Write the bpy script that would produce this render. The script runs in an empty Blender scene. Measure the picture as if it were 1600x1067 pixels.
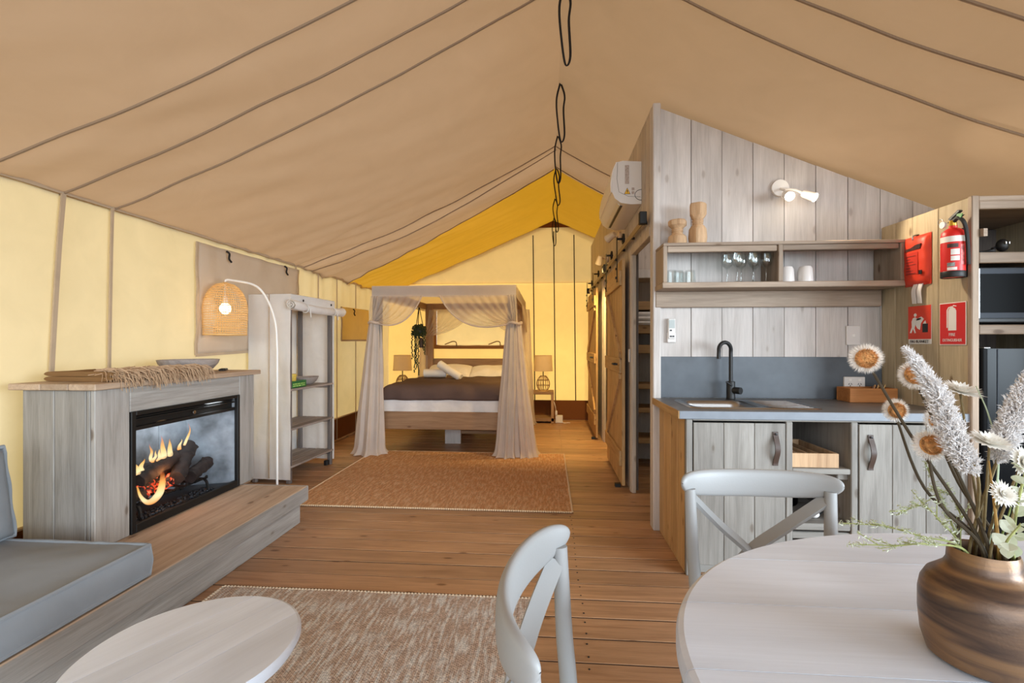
import bpy, math, random
from math import sin, cos, pi, sqrt, atan2, radians
from mathutils import Vector as V, Matrix, noise
random.seed(7)
R = random.uniform
S = bpy.context.scene
COL = S.collection

# ------------------------------------------------------------------ camera, world, sun, big lights, exposure
FPX, HC = 745.0, 1.25
TH = math.atan(57 / FPX)
cd = bpy.data.cameras.new('camera'); cam = bpy.data.objects.new('camera', cd); COL.objects.link(cam)
cd.sensor_width = 36; cd.lens = 36 * FPX / 1600; cd.shift_y = 4.5 / 1600; cd.clip_start = .02
cam.location = (0, 0, HC); cam.rotation_euler = (pi / 2, 0, TH)
S.camera = cam
S.view_settings.view_transform = 'Standard'; S.view_settings.look = 'None'
S.view_settings.gamma = 1; S.view_settings.use_curve_mapping = False
S.view_settings.exposure = -0.45
S.cycles.max_bounces = 10; S.cycles.diffuse_bounces = 5; S.cycles.transparent_max_bounces = 60
S.cycles.transmission_bounces = 8; S.cycles.sample_clamp_indirect = 6; S.cycles.caustics_reflective = False

W = bpy.data.worlds.new('world'); S.world = W; W.use_nodes = True
wn = W.node_tree.nodes; bg = wn['Background']
sk = wn.new('ShaderNodeTexSky'); sk.sky_type = 'NISHITA'; sk.sun_disc = False
sk.sun_elevation = radians(48); sk.sun_rotation = radians(-60); sk.air_density = 1; sk.dust_density = 3
hs = wn.new('ShaderNodeHueSaturation'); hs.inputs['Saturation'].default_value = .35
W.node_tree.links.new(sk.outputs[0], hs.inputs['Color']); W.node_tree.links.new(hs.outputs[0], bg.inputs[0])
bg.inputs[1].default_value = .62

def lamp(name, kind, loc, energy, color, rot=None, target=None, **kw):
    l = bpy.data.lights.new(name, kind); l.energy = energy; l.color = color
    for k, v in kw.items(): setattr(l, k, v)
    o = bpy.data.objects.new(name, l); COL.objects.link(o); o.location = loc
    if target is not None: o.rotation_euler = (V(target) - V(loc)).to_track_quat('-Z', 'Y').to_euler()
    elif rot: o.rotation_euler = rot
    return o
# sun behind and to the side of the tent, shining through the canvas
lamp('sun', 'SUN', (4.5, 10, 10), 5.0, (1, .93, .82), target=(0, 4, 0), angle=radians(3))
# daylight through the open tent front, behind the camera
lamp('daylight_through_open_front', 'AREA', (.6, -5.2, 1.9), 430, (.82, .92, 1), target=(-.5, 5, 1.25), shape='RECTANGLE', size=6.5, size_y=3.4)

# daylight through the open side of the tent beside the dining table
lamp('daylight_through_open_side', 'AREA', (7.2, -2.6, 1.75), 1400, (.76, .89, 1), target=(-1.2, 2.6, 1.0), shape='RECTANGLE', size=5.0, size_y=2.8)

# ------------------------------------------------------------------ picture helpers (real positions from the survey of the photograph)
_c, _s = cos(TH), sin(TH)
def _ray(px, py):
    u = (px - 800) / FPX; v = (538 - py) / FPX
    return V((-_s + u * _c, _c + u * _s, v))
def AZ(px, py, z):
    d = _ray(px, py); t = (z - HC) / d.z; return V((d.x * t, d.y * t, z))
def AY(px, py, y):
    d = _ray(px, py); t = y / d.y; return V((d.x * t, y, HC + d.z * t))
def AX(px, py, x):
    d = _ray(px, py); t = x / d.x; return V((x, d.y * t, HC + d.z * t))

# ------------------------------------------------------------------ materials
def lin(c):
    return tuple(((v / 255) / 12.92 if v / 255 <= .04045 else ((v / 255 + .055) / 1.055) ** 2.4) for v in c) + (1,)
def newmat(name):
    m = bpy.data.materials.new(name); m.use_nodes = True
    nt = m.node_tree; n = nt.nodes; bs = n['Principled BSDF']
    return m, nt, n, bs, n['Material Output']
def N(nt, t, **kw):
    n = nt.nodes.new(t)
    for k, v in kw.items():
        if k in n.inputs: n.inputs[k].default_value = v
        else: setattr(n, k, v)
    return n
def ramp(nt, stops, fac):
    r = nt.nodes.new('ShaderNodeValToRGB'); e = r.color_ramp.elements
    while len(e) < len(stops): e.new(.5)
    for k, (p, c) in enumerate(stops): e[k].position = p; e[k].color = c
    nt.links.new(fac, r.inputs[0]); return r
def mixc(nt, mode, fac, a, b):
    m = nt.nodes.new('ShaderNodeMix'); m.data_type = 'RGBA'; m.blend_type = mode
    for sock, v in ((m.inputs[0], fac), (m.inputs[6], a), (m.inputs[7], b)):
        if hasattr(v, 'is_linked'): nt.links.new(v, sock)
        else: sock.default_value = v
    return m.outputs[2]
MC = {}
def plain(name, col, rough=.5, metal=0, bump=0, bscale=200, spec=.5, var=0, vscale=6, coat=0):
    if name in MC: return MC[name]
    m, nt, n, bs, out = newmat(name); MC[name] = m
    c = lin(col); bs.inputs['Base Color'].default_value = c
    bs.inputs['Roughness'].default_value = rough; bs.inputs['Metallic'].default_value = metal
    bs.inputs['Specular IOR Level'].default_value = spec; bs.inputs['Coat Weight'].default_value = coat
    tc = N(nt, 'ShaderNodeTexCoord')
    if var:
        no = N(nt, 'ShaderNodeTexNoise', Scale=vscale, Detail=6); nt.links.new(tc.outputs['Object'], no.inputs['Vector'])
        r = ramp(nt, [(.3, tuple(v * (1 - var) for v in c[:3]) + (1,)), (.7, tuple(min(1, v * (1 + var)) for v in c[:3]) + (1,))], no.outputs[0])
        nt.links.new(r.outputs[0], bs.inputs['Base Color'])
    if bump:
        no = N(nt, 'ShaderNodeTexNoise', Scale=bscale, Detail=3); nt.links.new(tc.outputs['Object'], no.inputs['Vector'])
        b = N(nt, 'ShaderNodeBump', Strength=bump, Distance=.004); nt.links.new(no.outputs[0], b.inputs['Height']); nt.links.new(b.outputs[0], bs.inputs['Normal'])
    return m
def wood(name, light, dark, axis='Z', rough=.62, knots=.8, grain=1.0, vary=.16, bump=.25, coarse=1.0, spec=.35):
    if name in MC: return MC[name]
    m, nt, n, bs, out = newmat(name); MC[name] = m; L = nt.links.new
    tc = N(nt, 'ShaderNodeTexCoord'); oi = N(nt, 'ShaderNodeObjectInfo')
    mul = N(nt, 'ShaderNodeMath', operation='MULTIPLY'); mul.inputs[1].default_value = 61.7; L(oi.outputs['Random'], mul.inputs[0])
    add = N(nt, 'ShaderNodeVectorMath', operation='ADD'); L(tc.outputs['Object'], add.inputs[0]); L(mul.outputs[0], add.inputs[1])
    def mp(along, across):
        q = N(nt, 'ShaderNodeMapping'); sc = [across] * 3; sc['XYZ'.index(axis)] = along
        q.inputs['Scale'].default_value = sc; L(add.outputs[0], q.inputs['Vector']); return q.outputs[0]
    g = N(nt, 'ShaderNodeTexNoise', Scale=1, Detail=7, Roughness=.62, Distortion=.7); L(mp(1.6 * coarse, 26 * coarse), g.inputs['Vector'])
    f = N(nt, 'ShaderNodeTexNoise', Scale=1, Detail=4, Roughness=.6); L(mp(7, 190), f.inputs['Vector'])
    big = N(nt, 'ShaderNodeTexNoise', Scale=1, Detail=3); L(mp(1.3, 4), big.inputs['Vector'])
    ld, dd = lin(light), lin(dark); dd = tuple(a * .62 + b * .38 for a, b in zip(dd, ld))
    r = ramp(nt, [(.33, dd), (.48, tuple(a * .55 + b * .45 for a, b in zip(ld, dd))), (.68, ld)], g.outputs[0])
    r2 = ramp(nt, [(.3, (.72, .72, .72, 1)), (.62, (1.06, 1.06, 1.06, 1))], f.outputs[0])
    r3 = ramp(nt, [(.3, (.80, .79, .78, 1)), (.7, (1.12, 1.12, 1.12, 1))], big.outputs[0])
    c = mixc(nt, 'MULTIPLY', .55 * grain, r.outputs[0], r2.outputs[0]); c = mixc(nt, 'MULTIPLY', .9, c, r3.outputs[0])
    if knots:
        vo = N(nt, 'ShaderNodeTexVoronoi', Scale=1, Randomness=1); L(mp(3.6, 8.5), vo.inputs['Vector'])
        k = ramp(nt, [(.05, (.34, .26, .21, 1)), (.095, (.60, .52, .45, 1)), (.10, (.82, .78, .74, 1)), (.15, (1, 1, 1, 1))], vo.outputs['Distance'])
        c = mixc(nt, 'MULTIPLY', knots, c, k.outputs[0])
    vr = N(nt, 'ShaderNodeMapRange'); vr.inputs[3].default_value = 1 - vary; vr.inputs[4].default_value = 1 + vary; L(oi.outputs['Random'], vr.inputs[0])
    cb = N(nt, 'ShaderNodeCombineXYZ')
    for i in range(3): L(vr.outputs[0], cb.inputs[i])
    c = mixc(nt, 'MULTIPLY', 1, c, cb.outputs[0])
    L(c, bs.inputs['Base Color']); bs.inputs['Roughness'].default_value = rough; bs.inputs['Specular IOR Level'].default_value = spec
    ad = N(nt, 'ShaderNodeMath', operation='ADD'); L(g.outputs[0], ad.inputs[0]); L(f.outputs[0], ad.inputs[1])
    b = N(nt, 'ShaderNodeBump', Strength=bump, Distance=.003); L(ad.outputs[0], b.inputs['Height']); L(b.outputs[0], bs.inputs['Normal'])
    return m
def cloth(name, col, trans=None, tf=0.0, clear=0.0, weave=900, bump=.12, wrinkle=0.0, wscale=7, rough=.9, var=.06):
    """woven fabric: diffuse front, optional light through it (trans, tf) and open weave (clear)"""
    if name in MC: return MC[name]
    m, nt, n, bs, out = newmat(name); MC[name] = m; L = nt.links.new
    tc = N(nt, 'ShaderNodeTexCoord')
    a = N(nt, 'ShaderNodeTexNoise', Scale=weave, Detail=2); L(tc.outputs['Object'], a.inputs['Vector'])
    w = N(nt, 'ShaderNodeTexNoise', Scale=wscale, Detail=5, Distortion=.6); L(tc.outputs['Object'], w.inputs['Vector'])
    c = lin(col)
    r = ramp(nt, [(.3, tuple(v * (1 - var) for v in c[:3]) + (1,)), (.7, tuple(min(1, v * (1 + var)) for v in c[:3]) + (1,))], w.outputs[0])
    b1 = N(nt, 'ShaderNodeBump', Strength=bump, Distance=.001); L(a.outputs[0], b1.inputs['Height']); nrm = b1.outputs[0]
    if wrinkle:
        b2 = N(nt, 'ShaderNodeBump', Strength=wrinkle, Distance=.02); L(w.outputs[0], b2.inputs['Height']); L(nrm, b2.inputs['Normal']); nrm = b2.outputs[0]
    L(r.outputs[0], bs.inputs['Base Color']); bs.inputs['Roughness'].default_value = rough; bs.inputs['Specular IOR Level'].default_value = .12
    L(nrm, bs.inputs['Normal']); sh = bs.outputs[0]
    if tf:
        t = N(nt, 'ShaderNodeBsdfTranslucent'); t.inputs[0].default_value = lin(trans or col)
        wv = ramp(nt, [(.25, tuple(v * .86 for v in lin(trans or col)[:3]) + (1,)), (.75, lin(trans or col))], a.outputs[0]); L(wv.outputs[0], t.inputs[0])
        x = N(nt, 'ShaderNodeMixShader'); x.inputs[0].default_value = tf; L(sh, x.inputs[1]); L(t.outputs[0], x.inputs[2]); sh = x.outputs[0]
    if clear:
        t = N(nt, 'ShaderNodeBsdfTransparent'); x = N(nt, 'ShaderNodeMixShader'); x.inputs[0].default_value = clear
        L(sh, x.inputs[1]); L(t.outputs[0], x.inputs[2]); sh = x.outputs[0]
    L(sh, out.inputs['Surface']); return m
def emit(name, col, strength):
    if name in MC: return MC[name]
    m, nt, n, bs, out = newmat(name); MC[name] = m
    bs.inputs['Base Color'].default_value = (0, 0, 0, 1); bs.inputs['Emission Color'].default_value = lin(col); bs.inputs['Emission Strength'].default_value = strength
    return m
def glass(name, tint=(255, 255, 255), fac=.12):
    """thin clear glass: mostly see-through with a mirror sheen at grazing angles"""
    if name in MC: return MC[name]
    m, nt, n, bs, out = newmat(name); MC[name] = m; L = nt.links.new
    t = N(nt, 'ShaderNodeBsdfTransparent'); t.inputs[0].default_value = lin(tint)
    g = N(nt, 'ShaderNodeBsdfGlossy', Roughness=.03); f0 = N(nt, 'ShaderNodeLayerWeight', Blend=.5); f = N(nt, 'ShaderNodeMath', operation='POWER'); L(f0.outputs['Facing'], f.inputs[0]); f.inputs[1].default_value = 4
    f2 = N(nt, 'ShaderNodeMath', operation='MULTIPLY'); f2.inputs[1].default_value = .6; L(f.outputs[0], f2.inputs[0]); f = f2
    ma = N(nt, 'ShaderNodeMath', operation='ADD'); ma.inputs[1].default_value = fac - .04; ma.use_clamp = True; L(f.outputs[0], ma.inputs[0])
    x = N(nt, 'ShaderNodeMixShader'); L(ma.outputs[0], x.inputs[0]); L(t.outputs[0], x.inputs[1]); L(g.outputs[0], x.inputs[2]); L(x.outputs[0], out.inputs['Surface'])
    return m
def rugmat(name, c1, c2, c3, sx, sy):
    """coarse jute: rows of plaited knots along X, streaked row by row"""
    m, nt, n, bs, out = newmat(name); L = nt.links.new
    tc = N(nt, 'ShaderNodeTexCoord'); mp = N(nt, 'ShaderNodeMapping'); mp.inputs['Scale'].default_value = (sx, sy, 1); L(tc.outputs['Object'], mp.inputs['Vector'])
    br = N(nt, 'ShaderNodeTexBrick', Scale=1); br.inputs['Mortar Size'].default_value = .09; br.inputs['Mortar Smooth'].default_value = 1
    br.inputs['Brick Width'].default_value = 1; br.inputs['Row Height'].default_value = .55; br.inputs['Bias'].default_value = 0
    L(mp.outputs[0], br.inputs['Vector'])
    br.inputs['Color1'].default_value = lin(c1); br.inputs['Color2'].default_value = lin(c2); br.inputs['Mortar'].default_value = tuple(v * .35 for v in lin(c2)[:3]) + (1,)
    st = N(nt, 'ShaderNodeMapping'); st.inputs['Scale'].default_value = (58, 9, 1); L(tc.outputs['Object'], st.inputs['Vector'])
    n1 = N(nt, 'ShaderNodeTexNoise', Scale=1, Detail=4); L(st.outputs[0], n1.inputs['Vector'])
    n2 = N(nt, 'ShaderNodeTexNoise', Scale=130, Detail=3); L(tc.outputs['Object'], n2.inputs['Vector'])
    k = ramp(nt, [(.45, (0, 0, 0, 1)), (.62, (1, 1, 1, 1))], n1.outputs[0])
    c = mixc(nt, 'MIX', k.outputs[0], br.outputs[0], lin(c3))
    q = ramp(nt, [(.3, (.55, .55, .55, 1)), (.65, (1.15, 1.15, 1.15, 1))], n2.outputs[0]); c = mixc(nt, 'MULTIPLY', .8, c, q.outputs[0])
    inv = N(nt, 'ShaderNodeMath', operation='SUBTRACT'); inv.inputs[0].default_value = 1; L(br.outputs['Fac'], inv.inputs[1])
    c = mixc(nt, 'MULTIPLY', .55, c, ramp(nt, [(0, (.3, .3, .3, 1)), (1, (1, 1, 1, 1))], inv.outputs[0]).outputs[0])
    L(c, bs.inputs['Base Color']); bs.inputs['Roughness'].default_value = .95; bs.inputs['Specular IOR Level'].default_value = .1
    ad = N(nt, 'ShaderNodeMath', operation='ADD'); L(inv.outputs[0], ad.inputs[0]); L(n2.outputs[0], ad.inputs[1])
    b = N(nt, 'ShaderNodeBump', Strength=.9, Distance=.008); L(ad.outputs[0], b.inputs['Height']); L(b.outputs[0], bs.inputs['Normal'])
    return m

FLOOR = wood('floor_timber', (190, 148, 112), (126, 88, 60), 'X', rough=.42, knots=.9, vary=.16, spec=.45)
GREYX = wood('driftwood_x', (168, 163, 157), (118, 112, 104), 'X'); GREYY = wood('driftwood_y', (168, 163, 157), (118, 112, 104), 'Y'); GREYZ = wood('driftwood_z', (168, 163, 157), (118, 112, 104), 'Z')
TOPY = wood('hearth_top', (190, 166, 142), (146, 120, 98), 'Y')
WHITEZ = wood('whitewash_z', (212, 205, 200), (180, 172, 166), 'Z', knots=.4, vary=.05, grain=.7)
CABZ = wood('cabinet_front_z', (154, 151, 145), (114, 110, 104), 'Z', knots=.7, vary=.08); CABX = wood('cabinet_front_x', (154, 151, 145), (114, 110, 104), 'X', knots=.7, vary=.08)
PINEZ = wood('pine_z', (204, 168, 118), (160, 120, 76), 'Z', vary=.08); PINEY = wood('pine_y', (204, 168, 118), (160, 120, 76), 'Y', vary=.08); PINEX = wood('pine_x', (196, 160, 116), (152, 114, 76), 'X', vary=.08)
PARTZ = wood('partition_z', (208, 196, 182), (174, 160, 144), 'Z', knots=.5, vary=.06)
SHELFX = wood('shelf_x', (172, 154, 136), (124, 106, 90), 'X'); SHELFZ = wood('shelf_z', (172, 154, 136), (124, 106, 90), 'Z')
TALLZ = wood('tall_unit_z', (196, 180, 150), (156, 138, 108), 'Z', vary=.07)
WTABX = wood('white_table_x', (218, 225, 236), (203, 209, 219), 'X', knots=.15, vary=.03, grain=.15, bump=.08, rough=.5)
WTABY = wood('white_table_y', (216, 220, 226), (196, 199, 204), 'Y', knots=.15, vary=.03, grain=.2, bump=.08, rough=.5)
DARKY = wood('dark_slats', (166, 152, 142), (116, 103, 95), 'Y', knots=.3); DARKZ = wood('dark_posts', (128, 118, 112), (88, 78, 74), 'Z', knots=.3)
BEDX = wood('bed_timber_x', (170, 136, 104), (124, 92, 66), 'X'); BEDZ = wood('bed_timber_z', (170, 136, 104), (124, 92, 66), 'Z'); BEDY = wood('bed_timber_y', (170, 136, 104), (124, 92, 66), 'Y')
CARVED = wood('carved_wood', (214, 180, 142), (168, 128, 92), 'Z', knots=0, vary=.06)
BAMBOO = wood('bamboo_box', (190, 126, 70), (150, 92, 46), 'X', knots=0, vary=.05)
BOWLW = wood('grey_bowl', (176, 164, 156), (110, 102, 98), 'Y', knots=0, coarse=.8)
ROOF = cloth('roof_canvas', (166, 148, 131), (196, 158, 114), .18, weave=1200, wrinkle=.25, wscale=3)
ROOFB = cloth('roof_canvas_gold_light', (184, 150, 100), (208, 154, 28), .22, weave=1200, wrinkle=.25, wscale=3)  # same roof canvas, with the golden bedroom light put into its colour
WALLC = cloth('wall_canvas', (222, 204, 170), (236, 210, 140), .27, weave=700, wrinkle=.25, wscale=4, bump=.25)
WALLB = cloth('back_canvas', (244, 216, 160), (255, 208, 112), .42, weave=700, wrinkle=.2, wscale=4)
GABLE = cloth('gable_canvas', (226, 206, 160), (236, 204, 130), .30, weave=700, wrinkle=.2, wscale=4)
SEAM = cloth('seam_tape', (184, 162, 136), weave=900)
FLAP = cloth('flap_canvas', (224, 211, 196), (240, 230, 218), .5, weave=900, wrinkle=.4, wscale=5)
BAND = cloth('mud_band', (124, 78, 44), (150, 84, 30), .12, weave=500)
SHEER = cloth('sheer_voile', (236, 224, 214), (236, 222, 208), .5, clear=.44, weave=1500, bump=.05)
VOILE = cloth('gathered_voile', (232, 220, 210), (236, 222, 208), .4, clear=.10, weave=1500, bump=.05)
COVER = cloth('wardrobe_cotton', (246, 243, 239), (236, 232, 226), .35, weave=900, wrinkle=.35, wscale=6)
GREYC = cloth('grey_canvas', (140, 145, 150), weave=700, bump=.2, wrinkle=.25, wscale=5)
WHITEC = cloth('white_linen', (232, 228, 226), weave=900, wrinkle=.25, wscale=9); TOWEL = cloth('towelling', (236, 230, 222), weave=420, bump=.6)
DUVET = cloth('brown_duvet', (98, 80, 74), weave=900, wrinkle=.35, wscale=6)
THROW = cloth('throw_wool', (128, 96, 62), weave=420, bump=.5); FRINGE = cloth('throw_fringe', (178, 148, 118), weave=420, bump=.4)
SHADE = cloth('lamp_shade_linen', (238, 224, 200), (240, 214, 160), .55, weave=260, bump=.5)
BLACK = plain('black_matt', (24, 24, 25), .5); IRON = plain('black_iron', (30, 29, 28), .55, .4); BLACKG = plain('black_gloss', (4, 4, 5), .35, spec=.03)
WHITEP = plain('white_plastic', (220, 215, 211), .35); WHITEM = plain('white_metal', (236, 232, 226), .4); CHAIR = plain('grey_paint', (156, 157, 157), .45, bump=.05)
STONE = plain('grey_laminate', (80, 86, 93), .42, var=.16, vscale=9); STONET = plain('worktop_laminate', (112, 110, 108), .38, var=.2, vscale=12)
STEEL = plain('brushed_steel', (172, 170, 168), .28, 1, bump=.04, bscale=300)
LEATH = plain('leather', (74, 58, 50), .5, bump=.2, bscale=300); ROPE = plain('rope', (140, 108, 70), .9)
STRAP = plain('black_webbing', (26, 22, 20), .85); RATTAN = plain('rattan', (226, 184, 120), .7, bump=.3, bscale=400)
RED = plain('red_print', (214, 34, 30), .4); REDO = plain('orange_red_pouch', (222, 62, 34), .45, bump=.15, bscale=60); WPRINT = plain('white_print', (240, 238, 234), .5); BPRINT = plain('black_print', (22, 22, 24), .5)
CONC = plain('fire_panel', (132, 136, 140), .8, var=.65, vscale=7); CHAR = plain('charred_log', (40, 31, 28), .9, bump=.9, bscale=45, var=.6, vscale=20); COAL = plain('coal_bits', (30, 33, 38), .5, bump=.6, bscale=120)
LEAF = plain('dark_leaf', (46, 66, 44), .5, var=.3, vscale=40); GLASS = glass('clear_glass', (252, 254, 254), .13); FGLASS = glass('fire_glass', (240, 244, 248), .05)
CORD = plain('zip_cord', (70, 58, 40), .8)

# ------------------------------------------------------------------ mesh builder
class MB:
    def __init__(s): s.v = []; s.f = []; s.m = []; s.mi = 0
    def add(s, vs, fs):
        b = len(s.v); s.v.extend([tuple(p) for p in vs]); s.f.extend([tuple(b + i for i in f) for f in fs]); s.m.extend([s.mi] * len(fs)); return s
    def box(s, x0, x1, y0, y1, z0, z1, b=0.0, M=None):
        if x0 > x1: x0, x1 = x1, x0
        if y0 > y1: y0, y1 = y1, y0
        if z0 > z1: z0, z1 = z1, z0
        b = min(b, (x1 - x0) * .45, (y1 - y0) * .45, (z1 - z0) * .45)
        if b <= 0:
            vs = [(x, y, z) for x in (x0, x1) for y in (y0, y1) for z in (z0, z1)]
            fs = [(0, 1, 3, 2), (4, 6, 7, 5), (0, 4, 5, 1), (2, 3, 7, 6), (0, 2, 6, 4), (1, 5, 7, 3)]
        else:
            vs = []; idx = {}; fs = []
            X, Y, Z = (x0, x1), (y0, y1), (z0, z1); sg = (1, -1)
            for i in (0, 1):
                for j in (0, 1):
                    for k in (0, 1):
                        for a in range(3):
                            p = [X[i] + (0 if a == 0 else sg[i] * b), Y[j] + (0 if a == 1 else sg[j] * b), Z[k] + (0 if a == 2 else sg[k] * b)]
                            idx[i, j, k, a] = len(vs); vs.append(p)
            def q(l, flip): fs.append(tuple(l[::-1] if flip else l))
            for t in (0, 1):
                q([idx[t, 0, 0, 0], idx[t, 1, 0, 0], idx[t, 1, 1, 0], idx[t, 0, 1, 0]], t == 0)
                q([idx[0, t, 0, 1], idx[0, t, 1, 1], idx[1, t, 1, 1], idx[1, t, 0, 1]], t == 0)
                q([idx[0, 0, t, 2], idx[1, 0, t, 2], idx[1, 1, t, 2], idx[0, 1, t, 2]], t == 0)
            for i in (0, 1):
                for j in (0, 1):
                    q([idx[i, j, 0, 0], idx[i, j, 1, 0], idx[i, j, 1, 1], idx[i, j, 0, 1]], i != j)
                    q([idx[i, 0 + 0, j, 0], idx[i, 0, j, 2], idx[i, 1, j, 2], idx[i, 1, j, 0]], i != j) if False else None
            for i in (0, 1):
                for k in (0, 1): q([idx[i, 0, k, 0], idx[i, 0, k, 2], idx[i, 1, k, 2], idx[i, 1, k, 0]], i != k)
            for j in (0, 1):
                for k in (0, 1): q([idx[0, j, k, 1], idx[1, j, k, 1], idx[1, j, k, 2], idx[0, j, k, 2]], j != k)
            for i in (0, 1):
                for j in (0, 1):
                    for k in (0, 1): q([idx[i, j, k, 0], idx[i, j, k, 1], idx[i, j, k, 2]], (i + j + k) % 2 == 0)
        if M: vs = [M @ V(p) for p in vs]
        return s.add(vs, fs)
    def tube(s, pts, r, n=8, cap=True, flat=None):
        pts = [V(p) for p in pts]; k = len(pts)
        rs = r if isinstance(r, (list, tuple)) else [r] * k
        vs = []; prev = None
        for i, p in enumerate(pts):
            t = (pts[min(i + 1, k - 1)] - pts[max(i - 1, 0)]).normalized()
            if prev is None:
                prev = t.orthogonal().normalized() if flat is None else (V(flat) - t * V(flat).dot(t)).normalized()
            prev = (prev - t * prev.dot(t)).normalized(); bi = t.cross(prev)
            w = rs[i]; a, c = (w if isinstance(w, (tuple, list)) else (w, w))
            for j in range(n):
                th = 2 * pi * j / n + pi / n; vs.append(p + prev * cos(th) * a + bi * sin(th) * c)
        fs = [(i * n + j, i * n + (j + 1) % n, (i + 1) * n + (j + 1) % n, (i + 1) * n + j) for i in range(k - 1) for j in range(n)]
        if cap: fs += [tuple(range(n))[::-1], tuple((k - 1) * n + j for j in range(n))]
        return s.add(vs, fs)
    def strap(s, pts, w, t, flat):                     # flat webbing along pts: wide along `flat`, thin the other way
        return s.tube(pts, [(w * .707, t * .707)] * len(pts), 4, True, flat)
    def lathe(s, prof, c=(0, 0, 0), n=24, M=None, sx=1, sy=1, cap=False):
        vs = []; k = len(prof)
        for r, z in prof:
            for j in range(n):
                a = 2 * pi * j / n; p = V((c[0] + r * cos(a) * sx, c[1] + r * sin(a) * sy, c[2] + z)); vs.append(M @ p if M else p)
        fs = [(i * n + j, i * n + (j + 1) % n, (i + 1) * n + (j + 1) % n, (i + 1) * n + j) for i in range(k - 1) for j in range(n)]
        if cap: fs += [tuple(range(n))[::-1], tuple((k - 1) * n + j for j in range(n))]
        return s.add(vs, fs)
    def grid(s, nu, nv, fn, closeu=False):
        vs = [fn(i / nu, j / nv) for j in range(nv + 1) for i in range(nu + (0 if closeu else 1))]
        w = nu if closeu else nu + 1
        fs = [(j * w + i, j * w + (i + 1) % w, (j + 1) * w + (i + 1) % w, (j + 1) * w + i) for j in range(nv) for i in range(nu)]
        return s.add(vs, fs)
    def prism(s, poly, axis, a, b):                    # polygon in the plane across `axis`, pushed from a to b
        n = len(poly)
        def P(u, w, t): return {'X': (t, u, w), 'Y': (u, t, w), 'Z': (u, w, t)}[axis]
        vs = [P(u, w, a) for u, w in poly] + [P(u, w, b) for u, w in poly]
        fs = [tuple(range(n))[::-1], tuple(range(n, 2 * n))] + [(i, (i + 1) % n, n + (i + 1) % n, n + i) for i in range(n)]
        return s.add(vs, fs)
    def ball(s, c, rx, ry, rz, nu=14, nv=8, M=None):
        vs = []; fs = []
        for j in range(nv + 1):
            ph = -pi / 2 + pi * j / nv
            for i in range(nu):
                a = 2 * pi * i / nu; p = V((rx * cos(ph) * cos(a), ry * cos(ph) * sin(a), rz * sin(ph))); p = (M @ p if M else p) + V(c); vs.append(p)
        fs = [(j * nu + i, j * nu + (i + 1) % nu, (j + 1) * nu + (i + 1) % nu, (j + 1) * nu + i) for j in range(nv) for i in range(nu)]
        return s.add(vs, fs)
    def mesh(s, name, mats, smooth=True, ang=38):
        me = bpy.data.meshes.new(name); me.from_pydata(s.v, [], s.f)
        for m in (mats if isinstance(mats, (list, tuple)) else [mats]): me.materials.append(m)
        if any(s.m): me.polygons.foreach_set('material_index', s.m)
        me.validate()
        if smooth:
            me.polygons.foreach_set('use_smooth', [True] * len(me.polygons)); me.set_sharp_from_angle(angle=radians(ang))
        return me

def props(o, label=None, cat=None, group=None, kind=None):
    if label: o['label'] = label
    if cat: o['category'] = cat
    if group: o['group'] = group
    if kind: o['kind'] = kind
    return o
def thing(name, label, cat, loc=(0, 0, 0), rz=0, group=None, kind=None):
    o = bpy.data.objects.new(name, None); COL.objects.link(o); o.location = loc; o.rotation_euler = (0, 0, rz); o.empty_display_size = .1
    return props(o, label, cat, group, kind)
def link(name, me, parent=None, local=False, label=None, kind=None):
    o = bpy.data.objects.new(name, me); COL.objects.link(o)
    if parent is not None:
        o.parent = parent
        if parent.type == 'EMPTY' and not local:        # built in world coordinates
            o.matrix_parent_inverse = (Matrix.Translation(parent.location) @ parent.rotation_euler.to_matrix().to_4x4()).inverted()
    if label: o['label'] = label
    if kind: o['kind'] = kind
    return o
def part(name, mb, mat, parent, local=False, label=None, kind=None, smooth=True, ang=38):
    return link(name, mb.mesh(name, mat, smooth, ang), parent, local, label, kind)
def solo(name, mb, mat, label, cat, group=None, kind=None, smooth=True, ang=38):
    return props(link(name, mb.mesh(name, mat, smooth, ang)), label, cat, group, kind)
def dup(root, loc=None, rz=None, label=None):
    def cp(o, par):
        c = o.copy(); COL.objects.link(c)
        if par is not None: c.parent = par
        for ch in [x for x in bpy.data.objects if x.parent == o]: cp(ch, c)
        return c
    c = cp(root, None)
    if loc is not None: c.location = loc
    if rz is not None: c.rotation_euler = (0, 0, rz)
    if label: c['label'] = label
    return c
def BX(*a, b=.004): return MB().box(*a, b=b)
def bez(pts, n=16):                                     # Catmull-Rom through the points
    P = [V(p) for p in pts]; P = [2 * P[0] - P[1]] + P + [2 * P[-1] - P[-2]]; out = []
    for i in range(1, len(P) - 2):
        for j in range(n):
            t = j / n; a, b, c, d = P[i - 1:i + 3]
            out.append(.5 * ((2 * b) + (c - a) * t + (2 * a - 5 * b + 4 * c - d) * t * t + (3 * b - 3 * c + d - a) * t ** 3))
    out.append(P[-2]); return out
def sstep(a, b, x):
    t = max(0, min(1, (x - a) / (b - a))); return t * t * (3 - 2 * t)
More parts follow.
